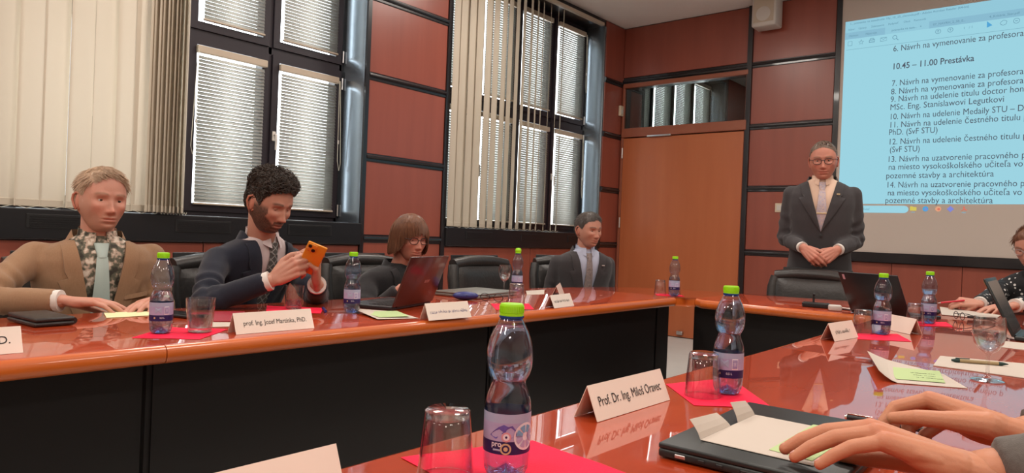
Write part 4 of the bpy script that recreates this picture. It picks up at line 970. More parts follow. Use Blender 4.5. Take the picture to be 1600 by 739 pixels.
def sstep(a, b, x): t = np.clip((x-a)/(b-a), 0, 1); return t*t*(3-2*t)
def head_arrays(S):
    nu, nv = 132, 96
    u = np.linspace(-PI, PI, nu, endpoint=False); al = u-.42*np.sin(u); pol = np.linspace(.0, PI, nv+1)
    A, Pp = np.meshgrid(al, pol); pz = np.cos(Pp); f = sstep(-.3, .55, np.cos(A))
    nexp = np.where(pz >= 0, 2.25, 2.0+1.7*f)
    rho = (1-np.abs(pz)**nexp).clip(0)**(1/nexp)
    z = np.where(pz >= 0, .118, .117)*pz; tz = sstep(0, 1, -pz)
    a = .0765*S.get('w', 1)*(1-.33*tz**1.2*(.6+.4*f)); bf = .090*(1-.03*tz); bb = .106*(1-.48*tz)
    ca, sa = np.cos(A), np.sin(A)
    ex = 2/2.35
    cx = np.sign(ca)*np.abs(ca)**ex; sy = np.sign(sa)*np.abs(sa)**ex
    x = rho*cx*np.where(ca >= 0, bf, bb); y = rho*sy*a
    front = sstep(.15, .55, ca); ay = np.abs(y)
    G = lambda y0, z0, s1, s2: np.exp(-((ay-y0)/s1)**2-((z-z0)/s2)**2)
    d = np.zeros_like(x)
    d += .005*G(.028, .021, .022, .009)-.013*G(.031, .001, .0165, .0115)-.004*G(.0, .006, .010, .012)
    d += .006*G(.050, -.024, .018, .016)-.005*G(.048, -.068, .014, .02)
    t = np.clip((.014-z)/.050, 0, 1); nz = (.0035+.0145*t**1.1)*np.exp(-(y/(.0066+.0030*t))**2)
    nz *= sstep(-.0520, -.0400, z)*(1-sstep(.006, .026, z)); d += nz
    d += .0085*np.exp(-(y/.0100)**2-((z+.0365)/.0095)**2)+.0062*G(.0125, -.0405, .0062, .0066)
    lip = np.exp(-(y/.024)**4)
    d += lip*(.0050*np.exp(-((z+.0625)/.0042)**2)+.0062*np.exp(-((z+.0745)/.0052)**2)-.0040*np.exp(-((z+.0682)/.0017)**2))
    d -= .003*np.exp(-(y/.005)**2-((z+.055)/.006)**2)
    d += .0075*np.exp(-(y/.020)**2-((z+.100)/.013)**2)-.003*np.exp(-(y/.022)**2-((z+.085)/.004)**2)
    if S.get('smile'): d += .004*G(.036, -.052, .010, .016)-.003*G(.029, -.066, .004, .008)
    x = x+d*front
    V = np.stack([x, y, z], -1).reshape(-1, 3)
    F = []
    for j in range(nv):
        for k in range(nu): F.append((j*nu+k, (j+1)*nu+k, (j+1)*nu+(k+1) % nu, j*nu+(k+1) % nu))
    # pigment
    sk = np.array(S['skin']); C = np.tile(sk, (len(V), 1)); yy, zz, xx = np.abs(V[:, 1]), V[:, 2], V[:, 0]; fr = (xx > .03)
    def paint(m, col, k=1.0): nonlocal C; C = C*(1-(m*k)[:, None])+np.array(col)*(m*k)[:, None]
    red = sk*np.array([1.02, .74, .70])
    paint(np.exp(-((yy-.040)/.020)**2-((zz+.032)/.018)**2)*fr, red, .5); paint(np.exp(-(yy/.014)**2-((zz+.038)/.014)**2)*fr, red, .6)
    lipm = np.exp(-(yy/.0225)**6)*np.exp(-((zz+.0685)/.0085)**4)*(xx > .07); paint(lipm, sk*np.array([.80, .48, .46]), .75)
    bz = .0215+.004*np.sin(np.clip((yy-.012)/.04, 0, 1)*PI)-.05*np.clip(yy-.045, 0, 1)
    paint(np.exp(-((zz-bz)/.0042)**2)*sstep(.010, .017, yy)*(1-sstep(.048, .058, yy))*fr, S['brow'], .8)
    if S.get('beard'):
        jaw = sstep(.0, -.03, zz+.25*np.clip(.055-yy, 0, 1)*(yy < .055)*1.0)*(xx > -.02)
        chin = np.where(yy < .05, sstep(-.046, -.056, zz-.0*yy), sstep(.012, -.012, zz))*(xx > -.028)
        cheek = np.where((yy >= .028) & (yy < .06), sstep(-.030-.9*(.06-yy), -.042-.9*(.06-yy), zz), chin)
        m = np.where(yy < .028, sstep(-.047, -.053, zz), cheek)*(xx > -.030)*(1-lipm*.95)*(1-.6*np.exp(-(yy/.006)**2-((zz+.082)/.004)**2))
        m = m*np.array([.88+.24*noise.noise(Vector(p*420)) for p in V]).clip(0, 1); paint(m, S['beard'], S.get('beard_k', .9))
    return V, F, C, (nu, nv, A, z)
def head_matrix(pos, yaw=0, pitch=0, roll=0): return Matrix.Translation(pos) @ Matrix.Rotation(R(yaw), 4, 'Z') @ Matrix.Rotation(R(pitch), 4, 'Y') @ Matrix.Rotation(R(roll), 4, 'X')
def ear(b, s, mi=0):
    pts = [(.004, -.030), (.012, -.018), (.006, -.004), (.010, .010), (.006, .026), (-.010, .032), (-.022, .022), (-.024, .004), (-.016, -.016), (-.006, -.030)]
    o = Vector((-.010, s*.068, -.012))
    P = [o+Vector((x, s*(.006-.45*x), z)) for x, z in pts]
    b.tube([tuple(p) for p in P], [.004, .004, .003, .003, .0038, .0045, .0048, .0045, .004, .0045], 8, mi)
    b.ell(tuple(o+Vector((-.006, s*.004, 0))), (.018, .0085, .029), 14, 10, mi)
def hand_mb(pose, side, len_=1.0):
    """right hand palm down, fingers +x, thumb +y; left hand is its mirror"""
    b = MB(); nails = []
    base = [(.092, .027, .003), (.097, .0075, .006), (.091, -.0125, .004), (.081, -.030, -.001)]
    lens = [(.043, .026, .021), (.047, .030, .022), (.043, .028, .022), (.034, .021, .019)]
    rad = [(.0105, .0094, .0086, .0070), (.0108, .0097, .0088, .0072), (.0102, .0092, .0084, .0069), (.0090, .0082, .0075, .0062)]
    for i in range(4):
        sp, m_, p_, d_ = pose['f'][i]; p = Vector(base[i]); a = 0
        b.capsule((.012, base[i][1]*.55, 0), p, .0165, .0118)
        for L, r0, r1, fl in zip(lens[i], rad[i][:3], rad[i][1:], (m_, p_, d_)):
            a += R(fl); dv = Vector((math.cos(a)*math.cos(R(sp)), math.sin(R(sp))*max(.0, math.cos(a)), -math.sin(a))).normalized(); q = p+dv*L
            b.capsule(p, q, r0, r1); last = (q, dv, r1, a); p = q
        nails.append((last[0]+Vector((math.sin(last[3])*.0*1, 0, 0))+Vector((math.sin(-last[3])*-1, 0, math.cos(last[3])))*(last[2]*.80)-last[1]*.002, last[1]))
    b.ell((.048, -.002, -.001), (.052, .0375, .0150)); b.ell((.035, -.022, -.004), (.036, .014, .0150))
    az, el, f1, f2 = pose['t']; p = Vector((.022, .022, -.006)); a = R(az); dv = Vector((math.cos(a)*math.cos(R(el)), math.sin(a)*math.cos(R(el)), -math.sin(R(el))))
    q = p+dv*.046; b.capsule((.012, .008, -.003), p, .017, .0175); b.capsule(p, q, .0165, .0125); p = q
    for L, r0, r1, fl in ((.034, .0118, .0108), (.029, .0105, .0080)) and ((.034, .0118, .0108, f1), (.029, .0105, .0080, f2)):
        a -= R(fl); dv = Vector((math.cos(a)*math.cos(R(el)), math.sin(a)*math.cos(R(el)), -math.sin(R(el)))); q = p+dv*L; b.capsule(p, q, r0, r1); p = q
    nails.append((p+Vector((0, 0, 1))*.0062-dv*.002, dv))
    w = [(-.030, 0, 0), (-.022, 0, .0), (-.01, 0, .001), (.012, 0, .0), (.03, 0, 0)]
    b.tube(w, [(.012, .016), (.018, .0245), (.0185, .0265), (.0175, .030), (.015, .033)], 16, flat=(0, 0, 1))
    if len_ != 1: b.v = [tuple(c*len_ for c in p) for p in b.v]; nails = [(p*len_, d) for p, d in nails]
    if side == 'L': b.v = [(x, -y, z) for x, y, z in b.v]; b.f = [tuple(reversed(f)) for f in b.f]; nails = [(Vector((p.x, -p.y, p.z)), Vector((d.x, -d.y, d.z))) for p, d in nails]
    return b, nails
POSE = dict(
    rest=dict(f=[(4, 14, 18, 10), (1, 14, 20, 10), (-3, 16, 22, 12), (-8, 18, 22, 12)], t=(38, 14, 16, 12)),
    flat=dict(f=[(3, 8, 14, 8), (0, 10, 14, 8), (-3, 12, 15, 8), (-7, 15, 16, 8)], t=(34, 16, 14, 10)),
    grip=dict(f=[(2, 38, 50, 25), (0, 45, 55, 28), (-2, 50, 58, 30), (-4, 55, 60, 30)], t=(30, 28, 10, 18)),
    hold=dict(f=[(3, 30, 62, 30), (0, 38, 62, 30), (-2, 44, 60, 30), (-4, 50, 58, 30)], t=(34, 6, 26, 22)),
    pen=dict(f=[(2, 34, 46, 24), (0, 42, 58, 30), (-2, 55, 68, 34), (-4, 60, 70, 34)], t=(26, 34, 4, 22)),
    drape=dict(f=[(5, 24, 14, 8), (1, 26, 15, 8), (-3, 28, 16, 8), (-8, 30, 16, 8)], t=(32, 18, 12, 10)),
    write=dict(f=[(2, 36, 40, 22), (0, 45, 50, 26), (-2, 54, 56, 30), (-4, 58, 58, 30)], t=(26, 20, 10, 20)),
    clasp=dict(f=[(2, 34, 34, 16), (0, 38, 36, 18), (-2, 42, 38, 18), (-5, 46, 40, 18)], t=(30, 18, 10, 14)))
def basis(o, xdir, zdir):
    x = Vector(xdir).normalized(); z = Vector(zdir); z = (z-x*z.dot(x)).normalized(); y = z.cross(x)
    return Matrix(((x.x, y.x, z.x, o[0]), (x.y, y.y, z.y, o[1]), (x.z, y.z, z.z, o[2]), (0, 0, 0, 1)))
def ik(S, W, l1, l2, pole):
    S, W, pole = Vector(S), Vector(W), Vector(pole); d = W-S; D = min(d.length, (l1+l2)*.999); n = d.normalized()
    a = (l1*l1-l2*l2+D*D)/(2*D); h = math.sqrt(max(l1*l1-a*a, 0)); p = pole-n*pole.dot(n)
    return S+n*a+p.normalized()*h
def ring(cx, cz, a, b, n=32, e=2.5, bk=1.0):
    out = []
    for k in range(n):
        t = 2*PI*k/n; c, s = math.cos(t), math.sin(t); q = 2/e
        out.append((cx+(b if c > 0 else b*bk)*math.copysign(abs(c)**q, c), a*math.copysign(abs(s)**q, s), cz))
    return out
def hair(kind, S, HM, HA, parent, mtl):
    V, F, C, (nu, nv, A, zg) = HA; al = A.reshape(-1); z = V[:, 2]; aa = np.abs(al)
    line = np.interp(aa, [0, .35, .8, 1.15, 1.35, 1.62, 1.85, 2.1, PI], S.get('line', [.078, .076, .066, .035, -.005, .012, -.012, -.06, -.078]))
    mask = z > line
    th = S.get('hair_t', .008); rg = np.random.default_rng(S.get('seed', 3))
    ctr = np.array([-.008, 0, .0]); N = V-ctr; N /= np.linalg.norm(N, axis=1)[:, None]
    depth = sstep(0, .028, z-line)
    nzv = np.array([noise.noise(Vector(p*S.get('nf', 60.0))) for p in V])
    off = (th*(.25+.75*depth)+S.get('na', .003)*nzv*depth)
    sd = S.get('sides', .55)+(1-S.get('sides', .55))*sstep(.015, .075, z); off = off*sd
    top = S.get('top', 0)*sstep(.04, .10, z)
    W = V+N*(off+top)[:, None]
    Ff = [f for f in F if mask[f[0]] and mask[f[1]] and mask[f[2]] and mask[f[3]]]
    b = MB(); b.add([tuple(p) for p in W], Ff)
    idx = np.where(mask)[0]; cnt = S.get('strands', 500); L0 = S.get('len', .03); rr = S.get('rad', .0012)
    wts = (np.sqrt(np.maximum(1-(z[idx]/.1185)**2, .02))); pick = rg.choice(idx, cnt, p=wts/wts.sum())
    if kind != 'bob':
        for i in pick:
            p = Vector(W[i]); n = Vector(N[i]); L = L0*rg.uniform(.6, 1.25)*(.45+.55*depth[i])*sd[i]
            comb = Vector(S.get('comb', (.5, .2, -.3))) if kind != 'curly' else Vector(rg.normal(0, 1, 3))
            if kind == 'short' and V[i][0] < -.02: comb = Vector((-.2, 0, -1))
            if kind == 'short' and abs(V[i][1]) > .055: comb = Vector((-.3, 0, -.9))
            tdir = (comb-n*comb.dot(n)*.9); tdir = tdir.normalized() if tdir.length > 1e-4 else n.orthogonal()
            pts = []; rad = []; k = 6 if kind == 'curly' else 4; ph = rg.uniform(0, 6.28); side = n.cross(tdir)
            for j in range(k):
                t = j/(k-1)
                if kind == 'curly': q = p+n*(L*(.15+.55*t))+ (tdir*math.cos(ph+t*4.6)+side*math.sin(ph+t*4.6))*(L*.30)
                else: q = p-n*.002+tdir*(L*t)+n*(L*S.get('lift', .30)*t*(1-.6*t))+side*(rg.normal(0, .10)*L*t)
                pts.append(q); rad.append(rr*(1-.75*t**2))
            b.tube(pts, rad, 3 if kind != 'curly' else 4)
    else:
        for _ in range(cnt):
            a = rg.uniform(-PI, PI); e_ = abs(a)
            if e_ < .5 and rg.random() < .5: continue
            zend = np.interp(e_, [0, .40, .72, 1.0, 1.25, 2.2, PI], [.036, .030, .014, -.045, -.080, -.095, -.100])+rg.normal(0, .006)
            lay = rg.uniform(.2, 1); start = rg.uniform(.0, .35)
            pts = []; rad = []; k = 11
            for j in range(k):
                t = j/(k-1); zz = .120-(1-math.cos(min(1, t*1.0)*PI/2))*0 - t*(.120-zend); pz = max(-1, min(1, zz/.119))
                rho = math.sqrt(max(1-max(pz, 0)**2.3, .0004)) if pz > 0 else 1.0-.10*(-pz)**1.5
                th2 = .006+.013*lay*math.sin(min(1, t*1.5)*PI/2); aw = a+.10*math.sin(t*3+a*3)
                bx = (.092 if math.cos(aw) > 0 else .108)+th2; by = .079+th2+(.012*sstep(0, -.08, zz))
                pts.append(Vector((rho*bx*math.cos(aw)-.004, rho*by*math.sin(aw), zz+th2*.7*(1-t)))); rad.append(.0034*(1-.55*t))
            b.tube(pts, rad, 4)
    b.v = [tuple(HM @ Vector(p)) for p in b.v]
    return b.build('hair', mtl, parent, 80)

def person(label, loc, face, T, S, torso, sh, arms, clothes, head, legs='sit', neckx=.0, lean=0.0, hs=1.0):
    """T = top of the head; torso: (z, half width, half depth, x) rings of the jacket; arms: per side wrist, pole, hand dir, dorsal dir, pose"""
    root = empty('person', (loc[0], loc[1], 0), R(face), label, 'person')
    HM = head_matrix((head['x'], head.get('y', 0), T-.118*hs-head.get('dz', 0)), head.get('yaw', 0), head.get('pitch', 0), head.get('roll', 0)) @ Matrix.Scale(hs, 4)
    HA = head_arrays(S); V, F, C, _ = HA
    body = MB(); cols = []
    def put(b, col, mi=None):
        n0 = len(b.v); body.add(b.v, b.f, 0)
        if mi is not None: body.m[-len(b.f):] = b.m
        cols.extend(col if len(col) == n0 and hasattr(col[0], '__len__') else [col]*n0)
    hb = MB().add([tuple(HM @ Vector(p)) for p in V], F); put(hb, [tuple(c) for c in C])
    sk = tuple(S['skin']); 
    eb = MB()
    for s in (-1, 1): ear(eb, s)
    eb.v = [tuple(HM @ Vector(p)) for p in eb.v]; put(eb, tuple(np.array(sk)*np.array([.98, .80, .76])))
    # eyes: ball, iris, lids
    op = S.get('lid', 10); gz = S.get('gaze', (0, -4))
    for s in (-1, 1):
        c = Vector((.0635, s*.031, .0005)); r = .0125; e1 = MB()
        e1.ell((0, 0, 0), (r, r, r), 20, 14)
        e1.v = [tuple(HM @ (Vector(p)+c)) for p in e1.v]; e1.m = [1]*len(e1.f); put(e1, (.6, .55, .5), 1)
        g = Vector((math.cos(R(gz[1]))*math.cos(R(gz[0])), math.sin(R(gz[0])), math.sin(R(gz[1])))); q = g.to_track_quat('Z', 'Y').to_matrix().to_4x4()
        e2 = MB().lathe([(0, .0129), (.003, .01265), (.0056, .0114)], 16, 2, Matrix.Translation(c) @ q, False, False); e2.v = [tuple(HM @ Vector(p)) for p in e2.v]; put(e2, (.05, .03, .02), 1)
        for lo_, hi_, rr in ((op, 80, .0138), (-75, S.get('low', -20), .0136)):
            rows_ = []
            for i in range(7):
                el = R(lo_+(hi_-lo_)*i/6); rows_.append([c+Vector((rr*math.cos(el)*math.cos(R(k*12.5)), rr*math.cos(el)*math.sin(R(k*12.5)), rr*math.sin(el))) for k in range(-7, 8)])
            l_ = MB().grid(rows_, .0008, 0, None, (1, 0, 0)); l_.v = [tuple(HM @ Vector(p)) for p in l_.v]; put(l_, sk)
    # neck and hidden trunk
    z_n = torso[-1][0]; nc = HM @ Vector((-.016, 0, -.055)); nb = Vector((torso[-1][3]-.005, 0, z_n-.05)); nm = nb.lerp(nc, .5); k_ = S.get('neck', .056)
    put(MB().tube([nb, nm, nc, HM @ Vector((-.012, 0, -.02))], [k_*1.10, k_, k_*.98, k_*.7], 24), sk)
    put(MB().loft([ring(x, z, a*.86, b*.84) for z, a, b, x in torso[:-1]]+[ring(torso[-1][3], z_n-.02, k_, k_)]), sk)
    jk = MB(); jt = MB(); rings = [ring(x, z, a, b) for z, a, b, x in torso]; jt.loft(rings); jk.add(jt.v, jt.f)
    BV = BVHTree.FromPolygons([Vector(v) for v in jt.v], jt.f)
    shirt = MB().loft([ring(x, z, a*.955, b*.93) for z, a, b, x in torso[:-1]]+[ring(torso[-1][3]+.002, z_n+.006, k_*1.20, k_*1.16)])
    BS = BVHTree.FromPolygons([Vector(v) for v in shirt.v], shirt.f)
    cuffs = []; elbows = []; nails_all = MB()
    Xi = Matrix.Translation((loc[0], loc[1], 0)) @ Matrix.Rotation(R(face), 4, 'Z'); Xi = Xi.inverted(); Ri = Xi.to_3x3()
    for s, key in ((1, 'L'), (-1, 'R')):
        A_ = arms[key]; Sp = Vector((sh[0], s*sh[1], sh[2])); W = Xi @ Vector(A_['w']); hd = Ri @ Vector(A_['d']); up_ = Ri @ Vector(A_['n']); pole = Ri @ Vector(A_.get('pole', (0, 0, -1)))
        hl = clothes.get('hand', 1.0); E_ = ik(Sp, W, .295, .262, pole); elbows.append((Sp, E_, W))
        dW = (W-E_).normalized()
        jk.capsule((sh[0]*.5, s*sh[1]*.55, sh[2]-.012), Sp, .060, .056, 14); jk.capsule(Sp, E_, clothes.get('ra', .057), .047, 14)
        end = W-dW*clothes.get('cuffgap', .022); jk.tube([E_-dW*.01, E_.lerp(end, .5), end], [.048, .045, clothes.get('rc', .0415)], 18)
        jk.ell(tuple(E_), (.048, .048, .048), 14, 10)
        cuffs.append((end-dW*.03, W-dW*.008, dW))
        put(MB().tube([E_, W-dW*.02, W+dW*.004], [(.034, .034), (.0235, .0275), (.020, .0255)], 16), sk)
        hbm, nl = hand_mb(POSE[A_['p']], key, hl); hv, hf = remesh(hbm, clothes.get('hvox', .0036), 3)
        HX = basis(W+hd.normalized()*.005, hd, up_); hh = MB().add([tuple(HX @ Vector(p)) for p in hv], hf)
        kn = [HX @ Vector((q[0]*hl, (q[1] if key == 'R' else -q[1])*hl, q[2]*hl)) for q in ((.092, .027, .01), (.097, .0075, .012), (.091, -.0125, .01), (.081, -.03, .006))]
        hc = []
        for p in hh.v:
            m_ = sum(math.exp(-((Vector(p)-q).length/.012)**2) for q in kn); c = np.array(sk)*(1-.22*min(1, m_)*np.array([.0, .6, .7])); hc.append(tuple(c))
        put(hh, hc)
        for p, d in nl:
            pn_ = HX @ p; dn = (HX.to_3x3() @ d).normalized(); nn = (HX.to_3x3() @ Vector((0, 0, 1))); nn = (nn-dn*nn.dot(dn)).normalized(); ss = dn.cross(nn)
            rm = Matrix((dn, ss, nn)).transposed(); nails_all.ell(tuple(pn_), (.0062, .0048, .0016), 10, 6, 0, None, rm)
    nails_all.m = [3]*len(nails_all.f); put(nails_all, (.62, .34, .28), 1)
    bo = body.build('body', ['skin', 'eyewhite', 'iris', 'nail'], root, 180)
    at = bo.data.color_attributes.new('Col', 'FLOAT_COLOR', 'POINT'); at.data.foreach_set('color', np.concatenate([np.array(cols, np.float32), np.ones((len(cols), 1), np.float32)], 1).ravel())
    if clothes.get('hair') : hair(S.get('style', 'short'), S, HM, HA, root, clothes['hair'])
    # jacket: continuous shell of trunk and sleeves, opened along the V
    jv, jf = remesh(jk, clothes.get('jvox', .0095), 6)
    vz, vn, vw = clothes.get('v', (z_n-.40, z_n, .070)); vb = clothes.get('vb', 0)
    bm = bmesh.new(); bv = [bm.verts.new(p) for p in jv]
    for f in jf:
        try: bm.faces.new([bv[i] for i in f])
        except ValueError: pass
    bmesh.ops.recalc_face_normals(bm, faces=bm.faces)
    wf = lambda z: vw*np.clip((z-vz)/(vn-vz), 0, 1.2)**.8
    for s in (-1, 1):
        n_ = Vector((0, (vn-vz), -s*vw)); bmesh.ops.bisect_plane(bm, geom=bm.verts[:]+bm.edges[:]+bm.faces[:], plane_co=(0, 0, vz), plane_no=n_)
    bmesh.ops.bisect_plane(bm, geom=bm.verts[:]+bm.edges[:]+bm.faces[:], plane_co=(0, 0, z_n-.012), plane_no=(0, 0, 1))
    kill = []
    for f in bm.faces:
        c = f.calc_center_median()
        if c.z > z_n-.012 and abs(c.y) < .095: kill.append(f); continue
        if c.z > vz and c.x > torso[-2][3]-.0 and abs(c.y) < vw*(c.z-vz)/(vn-vz):
            h_ = BV.find_nearest(c)
            if h_[0] is not None and h_[3] < .03: kill.append(f)
    bmesh.ops.delete(bm, geom=kill, context='FACES')
    amp = clothes.get('fold', .0045)
    bm.normal_update()
    for v in bm.verts:
        c = v.co; w = .35
        for Sp, E_, W in elbows:
            w += 1.3*math.exp(-((c-E_).length/.10)**2)+.5*math.exp(-((c-Sp).length/.09)**2)
            ax = (E_-Sp).normalized(); t = (c-Sp).dot(ax)
            if 0 < t < .36 and ((c-Sp)-ax*t).length < .09: v.co += v.normal*amp*.9*math.sin(t*95+4*noise.noise(c*9))*sstep(.06, .22, t)
            ax2 = (W-E_).normalized(); t2 = (c-E_).dot(ax2)
            if 0 < t2 < .25 and ((c-E_)-ax2*t2).length < .075: v.co += v.normal*amp*.7*math.sin(t2*105+4*noise.noise(c*9))*(1-sstep(.02, .16, t2))
        v.co += v.normal*amp*w*noise.noise(Vector((c.x*16, c.y*11, c.z*9)))
    me = bpy.data.meshes.new('jacket'); bm.to_mesh(me); bm.free(); me.polygons.foreach_set('use_smooth', [True]*len(me.polygons)); me.materials.append(M[clothes['jacket']])
    jo = link('jacket', me, root)
    def on(BVH, y, z, off):
        h_ = BVH.ray_cast(Vector((1.2, y, z)), Vector((-1, 0, 0)))
        x = h_[0].x if h_[0] is not None else torso[-1][3]
        return Vector((x+off, y, z))
    if clothes.get('lapel', True):
        LW = clothes.get('lw', .085)
        for s in (-1, 1):
            rows_ = []
            for i in range(19):
                t = i/18; z = vz+(vn-.015-vz)*t; yi = vw*t*.985; wd = LW*min(1, (t/.72))**.85 if t < .72 else (LW*.52 if t < .76 else LW*(.62-.5*(t-.76)))
                rows_.append([on(BV, s*(yi+wd*j/4), z-(0.012*(j/4) if t > .7 else 0), .0075+.003*math.sin(j/4*PI)) for j in range(5)])
            if s < 0: rows_ = [r[::-1] for r in rows_]
            MB().grid(rows_, .005).build('lapel', clothes.get('lapelm', clothes['jacket']), jo, 60, True)
        cpts = []
        for i in range(15):
            a = R(62)+R(236)*i/14; cpts.append((math.cos(a), math.sin(a)))
        rx, ry = k_*1.42, k_*1.50; rows_ = []
        for j in range(4):
            h_ = j/3; g_ = 1+.26*(1-h_); rows_.append([(torso[-1][3]-.006+rx*g_*c, ry*g_*s_, z_n-.020+.046*h_*(1-.8*max(0, c)/.47)-(.020*max(0, c))) for c, s_ in cpts])
        MB().grid(rows_).build('collar', clothes.get('lapelm', clothes['jacket']), jo, 60, True)
        for k in range(clothes.get('buttons', 1)):
            p = on(BV, 0, vz-.025-.10*k, .009); MB().lathe([(0, 0), (.009, 0), (.010, .002), (.006, .003), (0, .0025)], 14, 0, Matrix.Translation(p) @ Matrix.Rotation(PI/2, 4, 'Y'), False, False).build('button', 'blackplastic', jo, 50)
        if clothes.get('pin'):
            p = on(BV, .095, vn-.10, .016); MB().rbox(tuple(p), (.003, .020, .008), .001, 1).build('lapel_pin', clothes['pin'], jo)
        if clothes.get('pocket'):
            p = [on(BV, .075+.085*j/5, vn-.20-.012*(1-j/5), .010) for j in range(6)]; MB().grid([p, [q+Vector((.002, 0, -.016)) for q in p]], .003).build('breast_pocket', clothes['jacket'], jo, None, True)
    so = shirt.build('shirt', clothes['shirt'], root, 60)
    if clothes.get('collar', True):
        ck = k_*1.12
        rows_ = []
        for j in range(5):
            h_ = j/4; row = []
            for i in range(33):
                a = R(14)+R(332)*i/32; c, s_ = math.cos(a), math.sin(a); pt = max(0, c)**3
                g_ = 1+(.05+.40*pt)*(1-h_); row.append((torso[-1][3]+(ck+.004)*g_*c+.006*h_*0, ck*1.02*g_*s_, z_n-.006+.040*h_-(1-h_)*.040*pt-.012*c*h_))
            rows_.append(row)
        MB().grid(rows_).build('shirt_collar', clothes['shirt'], so, 60, True)
    if clothes.get('tie'):
        z0 = z_n-.030; rows_ = []; Lt = clothes.get('tl', .42)
        for i in range(15):
            t = i/14; z = z0-.04-Lt*t; w = .018+clothes.get('tw', .026)*t; rows_.append([on(BS, w*(j/4*2-1), z, .008+.004*math.sin(j/4*PI)+.004*math.sin(t*5)) for j in range(5)])
        to = MB().grid(rows_, .004).build('tie', clothes['tie'], root, 60, True)
        kr = []
        for i in range(5):
            t = i/4; w = .026-.010*t; z = z0+.010-.052*t; c = on(BS, 0, min(z, z_n-.02), .0)
            kr.append([(c.x+.004+.013*math.cos(a)*(1-.2*t), w*math.sin(a), z) for a in [2*PI*k/14 for k in range(14)]])
        MB().loft(kr[::-1]).build('tie_knot', clothes['tie'], to, 60, True)
        if clothes.get('tieclip'): p = on(BS, 0, z0-.04-.155, .018); MB().rbox(tuple(p), (.004, .062, .008), .001, 1).build('tie_clip', clothes['tieclip'], to)
    for a, b_, d in cuffs:
        if clothes.get('cuff'): MB().tube([a, b_, b_-d*.001, a], [.0355, .0362, .0335, .033], 20, caps=False).build('shirt_cuff', clothes['cuff'], so, 60)
    if clothes.get('glasses'):
        gm = clothes['glasses']; go = None; tilt = .010
        gl_ = empty('glasses', (0, 0, 0)); gl_.parent = root
        for s in (-1, 1):
            pts = [(.0925-.004*abs(math.cos(a*PI/10)*.0)-.006*((s*.033+.0225*math.cos(a*PI/10))/.055)**2, s*.0325+.0235*math.copysign(abs(math.cos(a*PI/10))**.75, math.cos(a*PI/10)), -.003+.0165*math.copysign(abs(math.sin(a*PI/10))**.75, math.sin(a*PI/10))) for a in range(21)]
            MB().tube([HM @ Vector(p) for p in pts], clothes.get('gr', .0019), 8).build('rim', gm, gl_, 60)
            MB().add([HM @ Vector(p) for p in pts[:-1]], [tuple(range(20))]).build('lens', 'lensglass', gl_)
            MB().tube([HM @ Vector(p) for p in ((.087, s*.056, .006), (.070, s*.0745, .008), (.0, s*.079, .006), (-.022, s*.080, -.006))], clothes.get('gr', .0019), 8).build('temple', gm, gl_, 60)
        MB().tube([HM @ Vector(p) for p in ((.0925, -.011, .002), (.100, 0, .005), (.0925, .011, .002))], clothes.get('gr', .0019), 8).build('bridge', gm, gl_, 60)
    # trousers and shoes
    tr = MB(); zh = torso[0][0]
    for s in (-1, 1):
        if legs == 'sit':
            H_, K_, A_ = Vector((torso[0][3]+.02, s*.085, zh+.065)), Vector((torso[0][3]+.43, s*.11, zh+.055)), Vector((torso[0][3]+.40, s*.11, .09))
            tr.capsule(H_, K_, .085, .062, 14); tr.capsule(K_, A_, .060, .048, 14)
        else:
            H_, K_, A_ = Vector((0, s*.085, .92)), Vector((.01, s*.095, .50)), Vector((-.01, s*.10, .09)); tr.capsule(H_, K_, .092, .066, 14); tr.capsule(K_, A_, .064, .052, 14)
        f_ = MB().rbox((A_.x+.06, A_.y, .022), (.28, .095, .040), .018, 3); f_.ell((A_.x+.02, A_.y, .055), (.075, .042, .045), 14, 8); f_.ell((A_.x+.12, A_.y, .045), (.075, .044, .030), 14, 8); f_.build('shoe', 'shoe', root, 60)
    tr.ell((torso[0][3], 0, zh+.06 if legs == 'sit' else .90), (.125, .165, .11), 18, 12)
    tv, tf = remesh(tr, .014, 5); to_ = MB().add([tuple(p) for p in tv], tf).build('trousers', clothes.get('trousers', 'trouser'), root, 180)
    return root, HM

def torso_sit(zn, w=1.0, d=1.0, x0=0.0, lean=.0, low=.44):
    """jacket rings from the seat up to the neck; lean pushes the chest forward"""
    h = zn-low; out = []
    for t, a, b in ((0, .185, .135), (.18, .188, .140), (.36, .184, .138), (.55, .190, .136), (.72, .205, .134), (.84, .203, .122), (.905, .182, .104), (.95, .142, .086), (.985, .098, .074), (1.0, .070, .066)):
        out.append((low+h*t, a*w, b*d, x0+lean*t**1.2))
    return out
SK_LIGHT = (.52, .255, .185); SK_RED = (.49, .21, .15); SK_OLIVE = (.46, .225, .16)
def loc2w(loc, face, p): q = Matrix.Rotation(R(face), 4, 'Z') @ Vector(p); return (q.x+loc[0], q.y+loc[1], q.z)
def dir2w(face, p): q = Matrix.Rotation(R(face), 4, 'Z') @ Vector(p); return tuple(q)
def jacket_arms(loc, face, L, Rr):
    out = {}
    for k, a in (('L', L), ('R', Rr)):
        a = dict(a)
        if a.get('local'): a['w'] = loc2w(loc, face, a['w']); a['d'] = dir2w(face, a['d']); a['n'] = dir2w(face, a['n']); a['pole'] = dir2w(face, a.get('pole', (-.3, 0, -1)))
        out[k] = a
    return out

